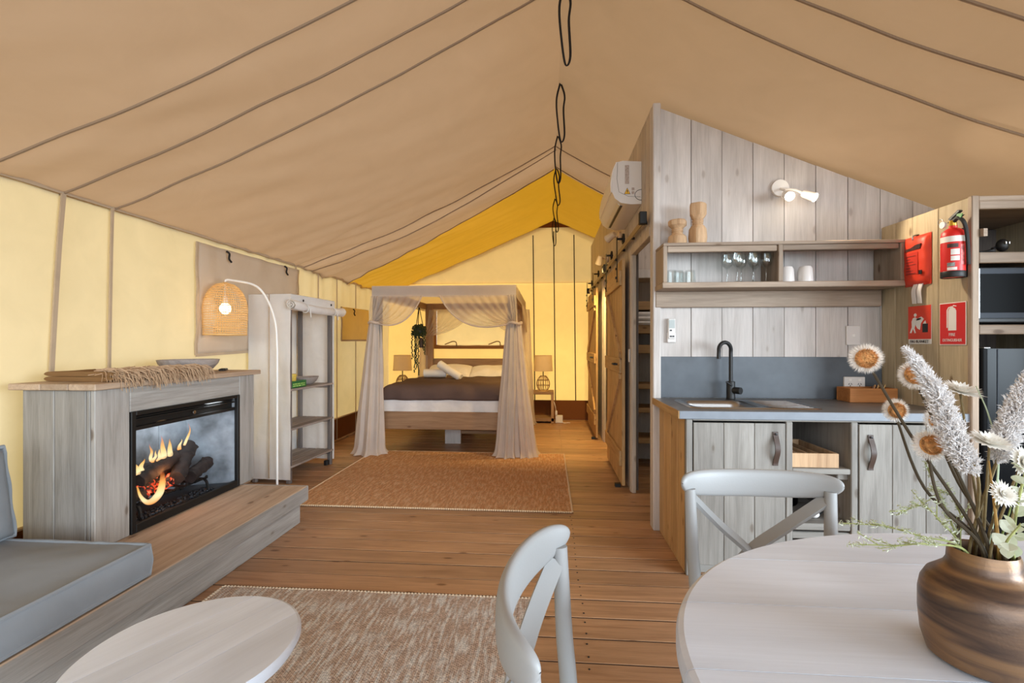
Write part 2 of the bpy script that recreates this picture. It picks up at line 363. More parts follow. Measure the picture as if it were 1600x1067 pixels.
def soft(x0, x1, y0, y1, z0, z1, n=2.6, nu=28, nv=14, puff=0.0, seed=0, amp=.004):
    """pillow / cushion: a rounded slab with a pinched rim"""
    mb = MB(); cx, cy, cz = (x0 + x1) / 2, (y0 + y1) / 2, (z0 + z1) / 2; a, b, c = (x1 - x0) / 2, (y1 - y0) / 2, (z1 - z0) / 2
    def side(sgn):
        def f(u, v):
            x, y = 2 * u - 1, 2 * v - 1
            h = max(0, (1 - abs(x) ** n)) ** (1 / 2.2) * max(0, (1 - abs(y) ** n)) ** (1 / 2.2)
            w = noise.noise(V((x * 2 + seed, y * 2, sgn * 3))) * amp
            return (cx + a * x, cy + b * y, cz + sgn * (c * h) + w * h)
        return f
    mb.grid(nu, nv, side(1)); mb2 = MB().grid(nu, nv, side(-1)); mb.add(mb2.v, [f[::-1] for f in mb2.f]); return mb

# ================================================================== THE SETTING
XL, XR, YF, YB, ZE, XRIDGE, ZR = -2.74, 2.9, -1.6, 8.0, 2.10, .08, 3.30
def zroof(x, y):
    t = min(1, abs(x - XRIDGE) / 2.82)
    z = ZR - .4255 * 2.82 * t
    flat = 1 - sstep(6.6, 7.9, y)
    z -= (.075 if x < XRIDGE else .12) * sin(pi * t) ** .8 * flat
    z -= .03 * flat * (1 - t) * (.5 - .5 * cos(y * 2 * pi / 2.6))
    fold = sstep(5.02, 5.16, y - .05 * t) - sstep(5.2, 5.6 + .4 * t, y - .2 * t)
    z -= .09 * fold * (1 - .35 * t) * (1 - .5 * t)
    z += .014 * noise.noise(V((x * .8, y * 2.4, 1.7))) + .010 * noise.noise(V((x * .7 + y * 1.5, y * 6 - x * 3, 4.2)))
    if x < XRIDGE: z += (.012 + .05 * sstep(3.6, 5, y)) * t * noise.noise(V((x * 1.6 - y * 2.5, y * 8, 9.1)))
    return z
fl = thing('floor', 'brown stained pine decking boards running across the tent', 'floor', kind='structure')
part('subfloor', MB().box(XL - .05, XR + .05, YF - .5, YB + .05, -.12, -.03), plain('dark_gap', (40, 28, 20), .9), fl)
bm_ = MB().box(XL + .005, XR, 0, .1485, -.03, 0, b=.002)
for i_, f_ in enumerate(bm_.f):
    a_, b_, c_ = (V(bm_.v[k]) for k in f_[:3]); n_ = (b_ - a_).cross(c_ - a_).normalized()
    if abs(n_.z) < .5: bm_.m[i_] = 1
bm_ = bm_.mesh('floor_board', [FLOOR, plain('groove_dark', (58, 40, 28), .9)])  # board side faces coloured darker than their tops
y = 1.89 - .156 * 24
while y < YB - .05:
    o = link('floor_board', bm_, fl, local=True); o.location = (0, y + .003, R(-.0012, .0008)); y += .156
def screwrow():
    mb = MB()
    for k in range(-2, 38):
        yy = 1.89 + .156 * k
        for dy in (.035, .118): mb.lathe([(.0001, .0016), (.0045, .0012), (.0045, -.002)], (.16 + .004 * sin(k), yy + dy, 0), 6)
    return mb
part('screw_heads', screwrow(), BLACK, fl, kind='stuff')

# canvas side wall
def wavy(x0, amp, y0=-1.6):
    def f(u, v):
        y = y0 + (YB - y0) * u; z = (ZE + .03) * v
        w = amp * (noise.noise(V((y * 1.3, z * .7, 2))) + .5 * noise.noise(V((y * 5, z * .8, 7))) * v)
        if y > 4.8: w += .012 * sin(y * 23 + .7 * sin(z * 2)) * sstep(.9, 2.1, z)
        return (x0 + w, y, z)
    return f
wl = thing('wall_left', 'cream yellow canvas side wall of the tent with the sun behind it', 'wall', kind='structure')
part('canvas', MB().grid(150, 24, wavy(XL, .012)), WALLC, wl, ang=180)
for y, w in ((2.06, .024), (2.48, .024), (2.78, .016), (4.95, .014), (5.45, .012), (5.95, .012), (6.55, .012)):
    dy = -.12 if y == 2.48 else (-.04 if y == 2.78 else 0)
    pts = [(XL + .024, y + dy * (1 - k / 8) ** .8, ZE * k / 8 + .01) for k in range(9)]
    part('seam_tape', MB().strap(pts, w, .010, (0, 1, 0)), SEAM, wl)
part('eave_seam', MB().strap([(XL + .02, YF + k * .3, ZE + .004) for k in range(33)], .022, .012, (0, 0, 1)), SEAM, wl)
part('ground_seam', MB().box(XL, XL + .03, YF, YB, .29, .30), SEAM, wl)
props(solo('baseboard_left', MB().box(XL + .004, XL + .020, YF, YB, 0, .29, b=.003), BAND, 'brown mud flap band along the foot of the yellow side wall', 'baseboard'), kind='structure')
props(solo('trim_1', MB().box(XL + .02, XL + .045, YF, YB, 0, .03, b=.006), BEDY, 'thin timber batten where the side wall meets the floor', 'trim'), kind='structure')
wr = thing('wall_right', 'canvas side wall behind the timber partition, open beside the dining table', 'wall', kind='structure')
part('canvas', MB().grid(60, 10, wavy(XR, .012, 2.05)), WALLC, wr, ang=180)

# back gable wall
wb = thing('wall_back', 'bright yellow canvas gable wall behind the bed', 'wall', kind='structure')
def zg(x): return ZR - .4255 * abs(x - XRIDGE) + .03
def backf(z0, z1f, y, amp):
    def f(u, v):
        x = XL + (XR - XL) * u; z = z0 + (z1f(x) - z0) * v
        return (x, y + amp * noise.noise(V((x * 2, z * 1.5, 5))), z)
    return f
def backp(x0, x1, z0, z1, nu, nv):
    def f(u, v):
        x = x0 + (x1 - x0) * u; zt = min(z1, zg(x)); z = z0 + (zt - z0) * v; return (x, YB + .010 * noise.noise(V((x * 2, z * 1.5, 5))), z)
    part('canvas_panel', MB().grid(nu, nv, f), WALLB, wb, ang=180)
backp(XL, -1.90, 0, 2.30, 16, 16); backp(-.68, XR, 0, 2.30, 40, 16); backp(-1.90, -.68, 0, 1.235, 14, 8); backp(-1.90, -.68, 1.865, 2.30, 14, 6)
part('gable_panel', MB().grid(60, 10, backf(2.27, lambda x: max(2.271, zg(x)), YB - .025, .010)), GABLE, wb, ang=180)
for px in (833, 865, 896.5):
    x = AY(px, 500, YB).x; h = zg(x) - (.2 if px == 865 else .12)
    part('zip_cord', MB().tube([(x + .03 * (1 - k / 6), YB - .045, .32 + (h - .32) * k / 6) for k in range(7)], .009, 6), CORD, wb)
part('peak_patch', MB().prism([(XRIDGE - .36, 3.19), (XRIDGE + .36, 3.19), (XRIDGE, 3.33)], 'Y', YB - .06, YB - .05), BAND, wb)
props(solo('baseboard_back', MB().box(XL, XR, YB - .03, YB - .012, 0, .32, b=.003), BAND, 'brown mud flap band along the foot of the gable wall', 'baseboard'), kind='structure')

# roof
ce = thing('ceiling', 'tan canvas tent roof rising to the ridge', 'ceiling', kind='structure')
def roofpart(x0, x1, y0, y1, nu, nv):
    def f(u, v): x = x0 + (x1 - x0) * u; y = y0(x) + (y1(x) - y0(x)) * v; return (x, y, zroof(x, y))
    return MB().grid(nu, nv, f)
def ysplit(x): t = min(1, abs(x - XRIDGE) / 2.82); return 5.55 + (.75 * t ** 1.4 if x < XRIDGE else .1 * t)
for a, b in ((XL - .02, XRIDGE), (XRIDGE, XR + .02)):
    part('roof_canvas', roofpart(a, b, lambda x: YF, ysplit, 48, 130), ROOF, ce, ang=180)
    part('roof_canvas', roofpart(a, b, ysplit, lambda x: YB + .02, 48, 70), ROOFB, ce, ang=180)
def seamline(x0, x1, y, dy=0, w=.016):
    pts = []
    for k in range(25):
        x = x0 + (x1 - x0) * k / 24; yy = y + dy * k / 24; pts.append((x, yy, zroof(x, yy) - .005))
    return MB().strap(pts, w, .010, (0, 1, 0))
for y, dy in ((2.08, .03), (2.48, -.06), (2.80, -.1), (5.12, -.20), (5.32, -.30)): part('seam', seamline(XL, XRIDGE, y, dy, .008 if y > 4 else .009), plain('roof_stitch', (150, 128, 106), .9), ce)
part('seam', MB().strap([(XL + 2.8 * k / 24, ysplit(XL + 2.8 * k / 24), zroof(XL + 2.8 * k / 24, ysplit(XL + 2.8 * k / 24)) - .005) for k in range(25)], .008, .010, (0, 1, 0)), plain('roof_stitch', (150, 128, 106), .9), ce)
for y, dy in ((1.90, .03), (2.16, .03), (2.40, .12), (4.95, .05), (5.35, .15)): part('seam', seamline(XRIDGE, XR, y, dy, .008 if y > 4 else .009), plain('roof_stitch', (150, 128, 106), .9), ce)
# black webbing ties hanging from the ridge
ties = [(2.72, .46), (3.70, .45), (4.68, .46), (5.53, .43), (6.64, .46), (7.75, .45)]
where = ['nearest the open front', 'second from the open front', 'above the start of the golden-lit roof', 'over the rug', 'over the bed canopy', 'beside the gable wall']
for k, (y, ln) in enumerate(ties):
    z = zroof(XRIDGE, y) - .004; wob = R(-.02, .02); s = 1 if k % 2 else -1
    loop = bez([(XRIDGE + .01, y, z), (XRIDGE - .018, y, z - .13), (XRIDGE - .012 + wob, y, z - .3), (XRIDGE + .012 + wob, y, z - ln), (XRIDGE + .04 + wob, y + .01, z - ln + .05), (XRIDGE + .036, y + .02, z - .2), (XRIDGE + .045, y + .02, z - .09), (XRIDGE + .015, y, z)], 6)
    solo('ridge_tie', MB().strap(loop, .015, .004, (.75, .65, 0)), STRAP, 'looped black webbing tie hanging from the tent ridge, ' + where[k], 'strap', 'webbing ties along the ridge')

# roll-up window flaps
def flap(name, mat, y0, y1, zb0, zb1, zt0, zt1, x, seed, label, toggles=(), kind='structure', edge=None):
    t = thing(name, label, 'window', kind=kind)
    def f(u, v):
        y = y0 + (y1 - y0) * u; z = (zb0 + (zb1 - zb0) * u) * (1 - v) + (zt0 + (zt1 - zt0) * u) * v
        return (x + .016 * noise.noise(V((y * 3, z * 3, seed))) + .010 * noise.noise(V((y * 9, z * 7, seed))), y, z)
    mb = MB().grid(30, 22, f); p = part('flap', mb, mat, t, ang=180)
    sol = p.modifiers.new('thickness', 'SOLIDIFY'); sol.thickness = .008
    ed = edge or SEAM
    part('hem', MB().strap([f(0, v / 10) for v in range(11)], .022, .012, (0, 1, 0)), ed, t); part('hem', MB().strap([f(u / 10, 0) for u in range(11)], .022, .012, (0, 0, 1)), ed, t)
    for ty, tz in toggles: part('toggle', MB().tube(bez([(x + .02, ty, tz), (x + .04, ty + .01, tz - .02), (x + .03, ty + .02, tz - .06), (x + .03, ty + .05, tz - .085)], 4), .008, 6), STRAP, t)
    return t
flap('window_1', FLAP, 3.49, 5.0, 1.165, 1.21, 2.045, 2.06, XL + .030, 3, 'grey canvas window flap rolled down behind the rattan lamp', ((3.80, 2.03), (4.68, 2.05)))
flap('window_2', cloth('flap_gold', (242, 222, 170), (255, 238, 180), .65, weave=900, wrinkle=.7, wscale=9), 6.0, 6.95, 1.30, 1.31, 1.74, 1.76, XL + .06, 8, 'small crumpled golden window flap beside the bed drape', ((6.32, 1.73),))
w3 = thing('window_3', 'roll-up canvas window with brown border in the gable above the headboard', 'window', kind='structure')
for a in ((-1.98, -1.89, 1.175, 1.90), (-.69, -.60, 1.175, 1.90), (-1.89, -.69, 1.175, 1.245), (-1.89, -.69, 1.86, 1.90)): part('window_border', BX(a[0], a[1], YB - .05, YB - .04, a[2], a[3], b=.002), plain('border_brown', (150, 104, 56), .9), w3)
part('blind', MB().grid(20, 14, lambda u, v: (-1.88 + 1.20 * u, YB - .062 + .008 * noise.noise(V((u * 6, v * 4, 2))) + (.0 if 0 < v < 1 else .008), 1.225 + .02 * (abs(2 * u - 1) ** 8) + (.70 - .02) * v)), cloth('blind_canvas', (232, 210, 160), (246, 212, 136), .42, weave=700, wrinkle=.3, wscale=5), w3, ang=180)
for x in (-1.72, -.98):
    part('tie_cord', MB().tube(bez([(x - .02, YB - .075, 1.25), (x + .05, YB - .09, 1.275), (x + .12, YB - .09, 1.30), (x + .17, YB - .08, 1.285), (x + .18, YB - .075, 1.22)], 5), .009, 6), ROPE, w3)

# timber partition beside the corridor, boards one by one; openings at the wardrobe and the bathroom
wp = thing('wall_partition', 'timber board partition between the corridor and the small rooms', 'wall', kind='structure')
def pboard(y0, y1, z0, z1): part('board', BX(.70, .735, y0 + .002, y1 - .002, z0, z1, b=.004), PARTZ, wp)
edges = [3.36, 3.50]; yy = 3.50
while yy < 7.9: yy += .19; edges.append(min(yy, 7.96))
for a, b in zip(edges[:-1], edges[1:]):
    m = (a + b) / 2
    z0 = 2.06 if (3.36 <= m <= 4.14 or 5.5 <= m <= 6.25) else 0
    pboard(a, b, z0, 2.87)
for y, w in ((4.10, .06), (5.50, .05), (6.22, .05)): part('jamb', BX(.692, .738, y, y + w, 0, 2.06), PARTZ, wp)
part('corner_post', BX(.700, .752, 3.262, 3.36, 0, 2.872, b=.006), WHITEZ, wp)
part('lintel', BX(.695, .745, 3.36, 4.16, 2.0, 2.065), PARTZ, wp)
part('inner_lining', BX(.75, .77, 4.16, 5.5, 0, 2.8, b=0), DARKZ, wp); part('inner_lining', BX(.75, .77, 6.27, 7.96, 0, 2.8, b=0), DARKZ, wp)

wk = thing('wall_kitchen', 'whitewashed vertical board wall behind the kitchen', 'wall', kind='structure')
xs = [.752] + [.96 + .2012 * k for k in range(10)]; xs[-1] = 2.86
def ztopk(x): return 2.856 - .4117 * (x - .74)
for a, b in zip(xs[:-1], xs[1:]):
    part('board', MB().prism([(a + .0022, 0), (b - .0022, 0), (b - .0022, ztopk(b)), (a + .0022, ztopk(a))], 'Y', 3.30 + R(-.002, .002), 3.335), WHITEZ, wk)
part('backing', MB().prism([(.752, 0), (2.86, 0), (2.86, ztopk(2.86) - .01), (.752, ztopk(.752) - .01)], 'Y', 3.337, 3.36), plain('dark_gap', (40, 28, 20), .9), wk)
# room behind the partition
ib = thing('wall_inner', 'dim board wall inside the wardrobe room behind the partition', 'wall', kind='structure')
for k in range(10): part('board', BX(.78 + .2 * k, .976 + .2 * k, 5.30, 5.33, 0, 2.6 - .08 * k), WHITEZ, ib)

# ================================================================== BARN DOORS
def rail(y0, y1, z, label, near):
    t = thing('sliding_rail', label, 'rail')
    part('track', BX(.655, .667, y0, y1, z - .022, z + .022, b=.003), plain('rail_steel', (150, 128, 98), .5, .3), t)
    for k in range(5): part('spacer', MB().lathe([(.012, 0), (.012, .034)], n=10, cap=True, M=Matrix.Translation((.666, y0 + .12 + (y1 - y0 - .24) * k / 4, z)) @ Matrix.Rotation(pi / 2, 4, 'Y')), IRON, t)
    for y in ((y0 + .02, y1 - .02) if near else (y0 + .02,)): part('end_stop', BX(.625, .675, y - .025, y + .025, z - .035, z + .05, b=.004), IRON, t)
    return t
rail(3.34, 5.55, 2.115, 'black fitted steel sliding rail above the wardrobe opening', True)
rail(5.62, 7.9, 2.115, 'steel sliding rail of the far barn door near the gable wall', True)
def barn(y0, y1, label, point, xo):
    t = thing('barn_door', label, 'door', (xo, (y0 + y1) / 2, .03))
    n = 5; w = (y1 - y0) / n
    for k in range(n): part('board', BX(xo, xo + .028, y0 + k * w + .001, y0 + (k + 1) * w - .001, .03, 1.99), PINEZ, t)
    x1, x0 = xo, xo - .024
    for z in (.20, 1.00, 1.76): part('ledge', BX(x0, x1, y0 + .005, y1 - .005, z, z + .13), PINEY, t)
    def diag(ya, za, yb, zb):
        d = V((yb - ya, zb - za)); l = d.length; d.normalize(); nn = V((-d.y, d.x)) * .05
        part('brace', MB().prism([(ya + nn.x, za + nn.y), (ya - nn.x, za - nn.y), (yb - nn.x, zb - nn.y), (yb + nn.x, zb + nn.y)], 'X', x0 + .003, x1), PINEZ, t)
    yn, yf = (y0 + .07, y1 - .10) if point == 'near' else (y1 - .10, y0 + .07)
    diag(yf, 1.74, yn, 1.14); diag(yn, .99, yf, .35)
    for y in (y0 + .12, y1 - .14):
        h = part('hanger_strap', BX(xo - .030, xo - .024, y - .02, y + .02, 1.80, 2.20, b=.002), IRON, t)
        for z in (1.84, 1.92, 2.0): part('bolt', MB().lathe([(.011, 0), (.011, .01)], n=6, cap=True, M=Matrix.Translation((xo - .031, y, z)) @ Matrix.Rotation(-pi / 2, 4, 'Y')), IRON, h)
        wl_ = MB()
        wl_.lathe([(.030, -.008), (.047, -.008), (.047, .008), (.030, .008), (.030, -.008)], n=20, M=Matrix.Translation((.661, y, 2.184)) @ Matrix.Rotation(pi / 2, 4, 'Y'))
        for a in range(3): wl_.box(-.004, .004, -.045, .045, -.006, .006, M=Matrix.Translation((.661, y, 2.184)) @ Matrix.Rotation(pi * a / 3, 4, 'X'))
        wl_.lathe([(.010, -.058), (.010, .016)], n=8, cap=True, M=Matrix.Translation((.661, y, 2.184)) @ Matrix.Rotation(pi / 2, 4, 'Y'))
        part('wheel', wl_, IRON, t)
    hy = y0 + .11 if point == 'near' else y0 + .14
    part('handle', MB().tube([(x0, hy, 1.075), (x0 - .03, hy, 1.075), (x0 - .03, hy + .10, 1.075), (x0, hy + .10, 1.075)], .009, 8), IRON, t)
    part('floor_guide', BX(xo - .05, xo + .0, y0 + .06, y0 + .11, 0, .03, b=.003), BLACK, t)
barn(4.17, 5.22, 'pine barn door on black rollers beside the wardrobe opening', 'near', .632)
barn(6.28, 7.52, 'pine barn door on black rollers nearest the gable wall', 'far', .617)

# shelves and linen inside the wardrobe opening
t = thing('linen_shelf', 'pale board shelves seen through the wardrobe opening', 'shelf', (1.2, 5.1, 0))
for x in (.80, 1.75): part('upright', BX(x, x + .03, 4.9, 5.28, 0, 1.98), PARTZ, t)
for z, m in ((.25, PINEX), (.56, PINEX), (.80, PINEX), (1.16, PINEX), (1.36, PINEX), (1.60, PINEX), (1.92, WHITEZ)): part('shelf_board', BX(.78, 1.78, 4.9, 5.28, z, z + .045 if z < 1.1 else z + .085), m, t)
def folded(x0, x1, y0, y1, z0, z1, n):
    mb = MB(); h = (z1 - z0) / n
    for k in range(n): mb.box(x0 + R(0, .02), x1 - R(0, .02), y0 + R(0, .02), y1, z0 + k * h, z0 + (k + 1) * h - .004, b=h * .4)
    return mb
solo('folded_linen', folded(.84, 1.6, 4.88, 5.2, 1.446, 1.585, 3), WHITEC, 'white folded bed linen on a shelf inside the wardrobe', 'linen')
solo('light_switch', BX(.680, .690, 4.105, 4.155, 1.10, 1.21, b=.003), WHITEP, 'white wall switch on the jamb of the wardrobe opening', 'switch')

# air conditioner
t = thing('air_conditioner', 'white wall-mounted split air conditioner on the timber partition', 'air conditioner', (.70, 4.05, 2.31))
prof = [(.698, 2.625), (.56, 2.635), (.515, 2.625), (.49, 2.57), (.474, 2.47), (.476, 2.41), (.50, 2.352), (.545, 2.318), (.62, 2.305), (.698, 2.308)]
part('casing', MB().prism(prof, 'Y', 3.65, 4.47), WHITEP, t, ang=50)
part('front_panel', MB().prism([(.512, 2.632), (.484, 2.57), (.468, 2.47), (.470, 2.405), (.488, 2.40), (.49, 2.47), (.505, 2.57), (.525, 2.62)], 'Y', 3.66, 4.46), WHITEM, t, ang=50)
part('outlet_slot', MB().prism([(.548, 2.312), (.565, 2.309), (.566, 2.316), (.55, 2.320)], 'Y', 3.72, 4.40), BLACK, t)
part('louvre', MB().prism([(.484, 2.39), (.489, 2.393), (.545, 2.318), (.540, 2.310)], 'Y', 3.70, 4.42), cloth('louvre_cream', (232, 220, 192)), t)
part('rating_label', MB().box(.575, .605, 3.646, 3.65, 2.46, 2.60), plain('label_grey', (176, 160, 150), .6, var=.3, vscale=90), t)
tri = part('warning_label', MB().prism([(.572, 2.385), (.612, 2.385), (.592, 2.425)], 'Y', 3.647, 3.65), plain('warning_yellow', (236, 180, 20), .5), t)
part('warning_border', MB().prism([(.568, 2.382), (.616, 2.382), (.592, 2.431)], 'Y', 3.6485, 3.65), BPRINT, t)
for p in ([(.590, 2.392), (.594, 2.392), (.596, 2.412), (.588, 2.412)],): part('warning_symbol', MB().prism(p, 'Y', 3.6455, 3.65), BPRINT, tri)
for k in range(2): part('small_label', MB().box(.625, .645, 3.647, 3.65, 2.382 + k * .028, 2.402 + k * .028), plain('label_grey', (176, 160, 150), .6, var=.3, vscale=90), t)
part('pipe_cover_seam', MB().tube([(.698 - .05 * sin(a * pi / 10), 3.649, 2.375 - .04 * cos(a * pi / 10)) for a in range(11)], .002, 5), BLACK, t)
part('end_seam', MB().tube([(.52, 3.649, 2.62), (.515, 3.649, 2.5), (.53, 3.649, 2.40), (.60, 3.649, 2.365), (.69, 3.649, 2.36)], .0018, 5), plain('seam_grey', (150, 146, 142), .6), t)
# spot lights on the partition
def spotlamp(name, label, base, head, aim, power, col, size, group='spot lights', parts2=None):
    base, head = V(base), V(head); t = thing(name, label, 'spot light', base, group=None)
    axis = (V(aim) - head).normalized(); Mr = axis.to_track_quat('Z', 'Y').to_matrix().to_4x4(); Mh = Matrix.Translation(head) @ Mr
    bdir = (head - base).normalized()
    return t, Mh, axis
SPW = plain('spot_cream', (226, 206, 176), .45)
def wallspot(base, head, aim, power, label, col=(1, .68, .24)):
    t, Mh, ax = spotlamp('wall_spotlight', label, base, head, aim, power, col, 70)
    part('wall_plate', MB().lathe([(.0, .0), (.048, 0), (.048, .018), (.0, .022)], n=20, M=Matrix.Translation(base) @ Matrix.Rotation(-pi / 2, 4, 'Y')), SPW, t)
    part('arm', MB().tube([base, V(base) + V((-.05, 0, 0)), V(head) - ax * .02], .009, 8), SPW, t)
    h = part('head', MB().lathe([(.0, -.05), (.024, -.05), (.028, -.04), (.040, .05), (.037, .05), (.026, -.03), (0, -.03)], n=20, M=Mh), SPW, t)
    part('bulb', MB().lathe([(0, .015), (.028, .015), (.03, .0), (.0, -.02)], n=16, M=Mh), emit('spot_bulb', (255, 214, 150), 9), h)
    lamp('spot_glow', 'SPOT', V(head) + ax * .06, power, col, target=V(head) + ax * 2, spot_size=radians(105), spot_blend=.6, shadow_soft_size=.03)
wallspot((.698, 4.72, 2.30), (.60, 4.66, 2.29), (-1.2, 6.6, 1.2), 85, 'cream wall spotlight under the air conditioner')
wallspot((.698, 5.68, 2.26), (.585, 5.55, 2.22), (.1, 6.7, 0), 190, 'cream wall spotlight above the far barn door rail')

# ================================================================== KITCHEN
KF = 2.655
t = thing('kitchen_cabinet', 'weathered grey board base cabinet under the sink worktop', 'cabinet', (1.45, 2.97, 0))
for k in range(4): part('side_board', BX(.742, .762, KF + .005 + k * .16, KF + .163 + k * .16, 0, .846), PINEZ, t, label='orange stained end board')
part('face_frame', BX(.742, .776, KF - .012, KF + .02, 0, .846), CABZ, t); part('face_frame', BX(1.262, 1.296, KF - .012, KF + .02, .0, .838), CABZ, t); part('face_frame', BX(1.592, 1.626, KF - .012, KF + .02, .0, .838), CABZ, t); part('face_frame', BX(2.132, 2.168, KF - .012, KF + .02, 0, .846), CABZ, t)
part('top_rail', BX(.776, 2.132, KF - .012, KF + .02, .838, .8485), CABX, t); part('plinth', BX(.776, 2.132, KF + .03, KF + .05, 0, .10), CABX, t)
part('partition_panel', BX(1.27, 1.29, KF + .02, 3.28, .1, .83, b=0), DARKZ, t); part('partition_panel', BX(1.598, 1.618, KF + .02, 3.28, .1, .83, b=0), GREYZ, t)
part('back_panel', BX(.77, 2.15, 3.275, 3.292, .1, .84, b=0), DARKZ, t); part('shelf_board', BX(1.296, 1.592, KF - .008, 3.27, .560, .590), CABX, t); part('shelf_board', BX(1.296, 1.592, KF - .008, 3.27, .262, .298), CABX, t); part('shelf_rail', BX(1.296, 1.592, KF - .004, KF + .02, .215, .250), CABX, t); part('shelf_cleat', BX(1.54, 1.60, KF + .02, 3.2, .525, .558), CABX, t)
part('cabinet_floor', BX(.77, 2.15, KF + .05, 3.27, .10, .12, b=0), CABX, t)
def cabdoor(x0, x1, hx, hz0, hz1):
    d = part('door_panel', BX(x0 + .004, x1 - .004, KF + .006, KF + .012, .07, .826, b=0), DARKZ, t)
    n = 3; w = (x1 - x0) / n
    for k in range(n): part('door_board', BX(x0 + k * w + .0012, x0 + (k + 1) * w - .0012, KF - .014, KF + .006, .062, .828, b=.002), CABZ, d)
    a = bez([(hx, KF - .017, hz1), (hx, KF - .02, hz1 - .02), (hx, KF - .045, (hz0 + hz1) / 2), (hx, KF - .02, hz0 + .02), (hx, KF - .017, hz0)], 6)
    part('leather_handle', MB().strap(a, .026, .006, (1, 0, 0)), LEATH, d)
    part('handle_screw', MB().lathe([(.0, .004), (.006, .002), (.006, -.002)], n=8, M=Matrix.Translation((hx, KF - .026, hz1 - .012)) @ Matrix.Rotation(pi / 2, 4, 'X')), BLACK, d)
cabdoor(.780, 1.258, 1.205, .605, .785); cabdoor(1.630, 2.128, 1.685, .590, .775)
# worktop with a cut-out for the bowl
SX0, SX1, SY0, SY1 = .80, 1.52, 2.735, 3.165
HX0, HX1, HY0, HY1 = .835, 1.20, 2.775, 3.115
mb = MB()
for a in ((.706, HX0, 2.64, 3.285), (HX1, 2.186, 2.64, 3.285), (HX0, HX1, 2.64, HY0), (HX0, HX1, HY1, 3.285)): mb.box(*a, .850, .890, b=0)
wt = solo('worktop', mb, STONET, 'dark grey laminate kitchen worktop holding the steel sink', 'worktop')
part('front_edge', BX(.704, 2.188, 2.632, 2.641, .848, .891, b=.002), plain('worktop_edge', (128, 136, 146), .45, var=.08, vscale=14), wt); part('end_edge', BX(.698, .7065, 2.634, 3.285, .848, .891, b=.002), PINEY, wt, label='raw brown end strip')
solo('splashback', BX(.706, 2.168, 3.284, 3.2985, .892, 1.167, b=.002), STONE, 'blue-grey stone look splashback panel behind the tap', 'splashback')
# sink
def rrect(x0, x1, y0, y1, r, z, n=6):
    out = []
    for cx, cy, a0 in ((x1 - r, y1 - r, 0), (x0 + r, y1 - r, 90), (x0 + r, y0 + r, 180), (x1 - r, y0 + r, 270)):
        for k in range(n + 1):
            a = radians(a0 + 90 * k / n); out.append((cx + r * cos(a), cy + r * sin(a), z))
    return out
def loft(loops, close=None):
    mb = MB(); n = len(loops[0]); vs = [p for l in loops for p in l]
    fs = [(i * n + j, i * n + (j + 1) % n, (i + 1) * n + (j + 1) % n, (i + 1) * n + j) for i in range(len(loops) - 1) for j in range(n)]
    if close: fs.append(tuple((len(loops) - 1) * n + j for j in range(n)))
    return mb.add(vs, fs)
t = thing('sink', 'stainless steel single bowl sink with ribbed drainboard set in the worktop', 'sink', (1.16, 2.95, .89))
B = lambda d, z, r=.06: rrect(HX0 + d, HX1 - d, HY0 + d, HY1 - d, r, z)
part('bowl', loft([B(-.004, .8955), B(.006, .892), B(.014, .87), B(.02, .78), B(.035, .752), B(.09, .748)], True), STEEL, t, ang=60)
rim = MB(); o_ = rrect(SX0, SX1, SY0, SY1, .05, .8905); o2 = rrect(SX0 + .008, SX1 - .008, SY0 + .008, SY1 - .008, .045, .8975); i2 = rrect(HX0 - .005, HX1 + .005, HY0 - .005, HY1 + .005, .06, .8965)
rim.add(loft([o_, o2]).v, loft([o_, o2]).f)
q = loft([o2, rrect(SX0 + .02, SX1 - .02, SY0 + .02, SY1 - .02, .04, .8945)]); rim.add(q.v, q.f)
q = loft([rrect(SX0 + .02, SX1 - .02, SY0 + .02, SY1 - .02, .04, .8945), i2]) ; rim.add(q.v, q.f)
part('rim', rim, STEEL, t, ang=30)
dr = MB()
for k in range(9): dr.box(1.25, 1.48, SY0 + .055 + k * .038, SY0 + .070 + k * .038, .8925, .898, b=.002)
dr.add(*[(lambda q: q.v)(loft([rrect(1.225, 1.505, SY0 + .02, SY1 - .02, .05, .8985), rrect(1.235, 1.495, SY0 + .03, SY1 - .03, .045, .8955)])), loft([rrect(1.225, 1.505, SY0 + .02, SY1 - .02, .05, .8985), rrect(1.235, 1.495, SY0 + .03, SY1 - .03, .045, .8955)]).f])
part('drainboard', dr, STEEL, t)
part('waste', MB().lathe([(0, .003), (.03, .003), (.036, 0)], (1.02, 2.95, .748), 16), IRON, t)
# tap
t = thing('kitchen_tap', 'matt black gooseneck kitchen tap standing behind the sink', 'tap', (1.182, 3.20, .89))
part('base', MB().lathe([(.0, 0), (.030, 0), (.030, .006), (.0265, .008), (.0265, .115), (.024, .12), (0, .12)], (1.182, 3.20, .89), 20), BLACK, t)
part('spout', MB().tube([(1.182, 3.2, 1.0), (1.182, 3.2, 1.19)] + [(1.132 + .05 * cos(a * pi / 12), 3.20 - .006 * a, 1.205 + .058 * sin(a * pi / 12)) for a in range(13)] + [(1.080, 3.125, 1.19), (1.079, 3.123, 1.158)], .0125, 12), BLACK, t)
k_ = part('lever_knob', MB().lathe([(0, 0), (.022, 0), (.022, .05), (0, .05)], n=18, M=Matrix.Translation((1.195, 3.185, .953)) @ Matrix.Rotation(radians(90), 4, 'X') @ Matrix.Rotation(radians(35), 4, 'Y')), BLACK, t)
part('lever', MB().tube([(1.18, 3.17, .985), (1.135, 3.15, 1.01)], [.006, .004], 8), BLACK, k_)

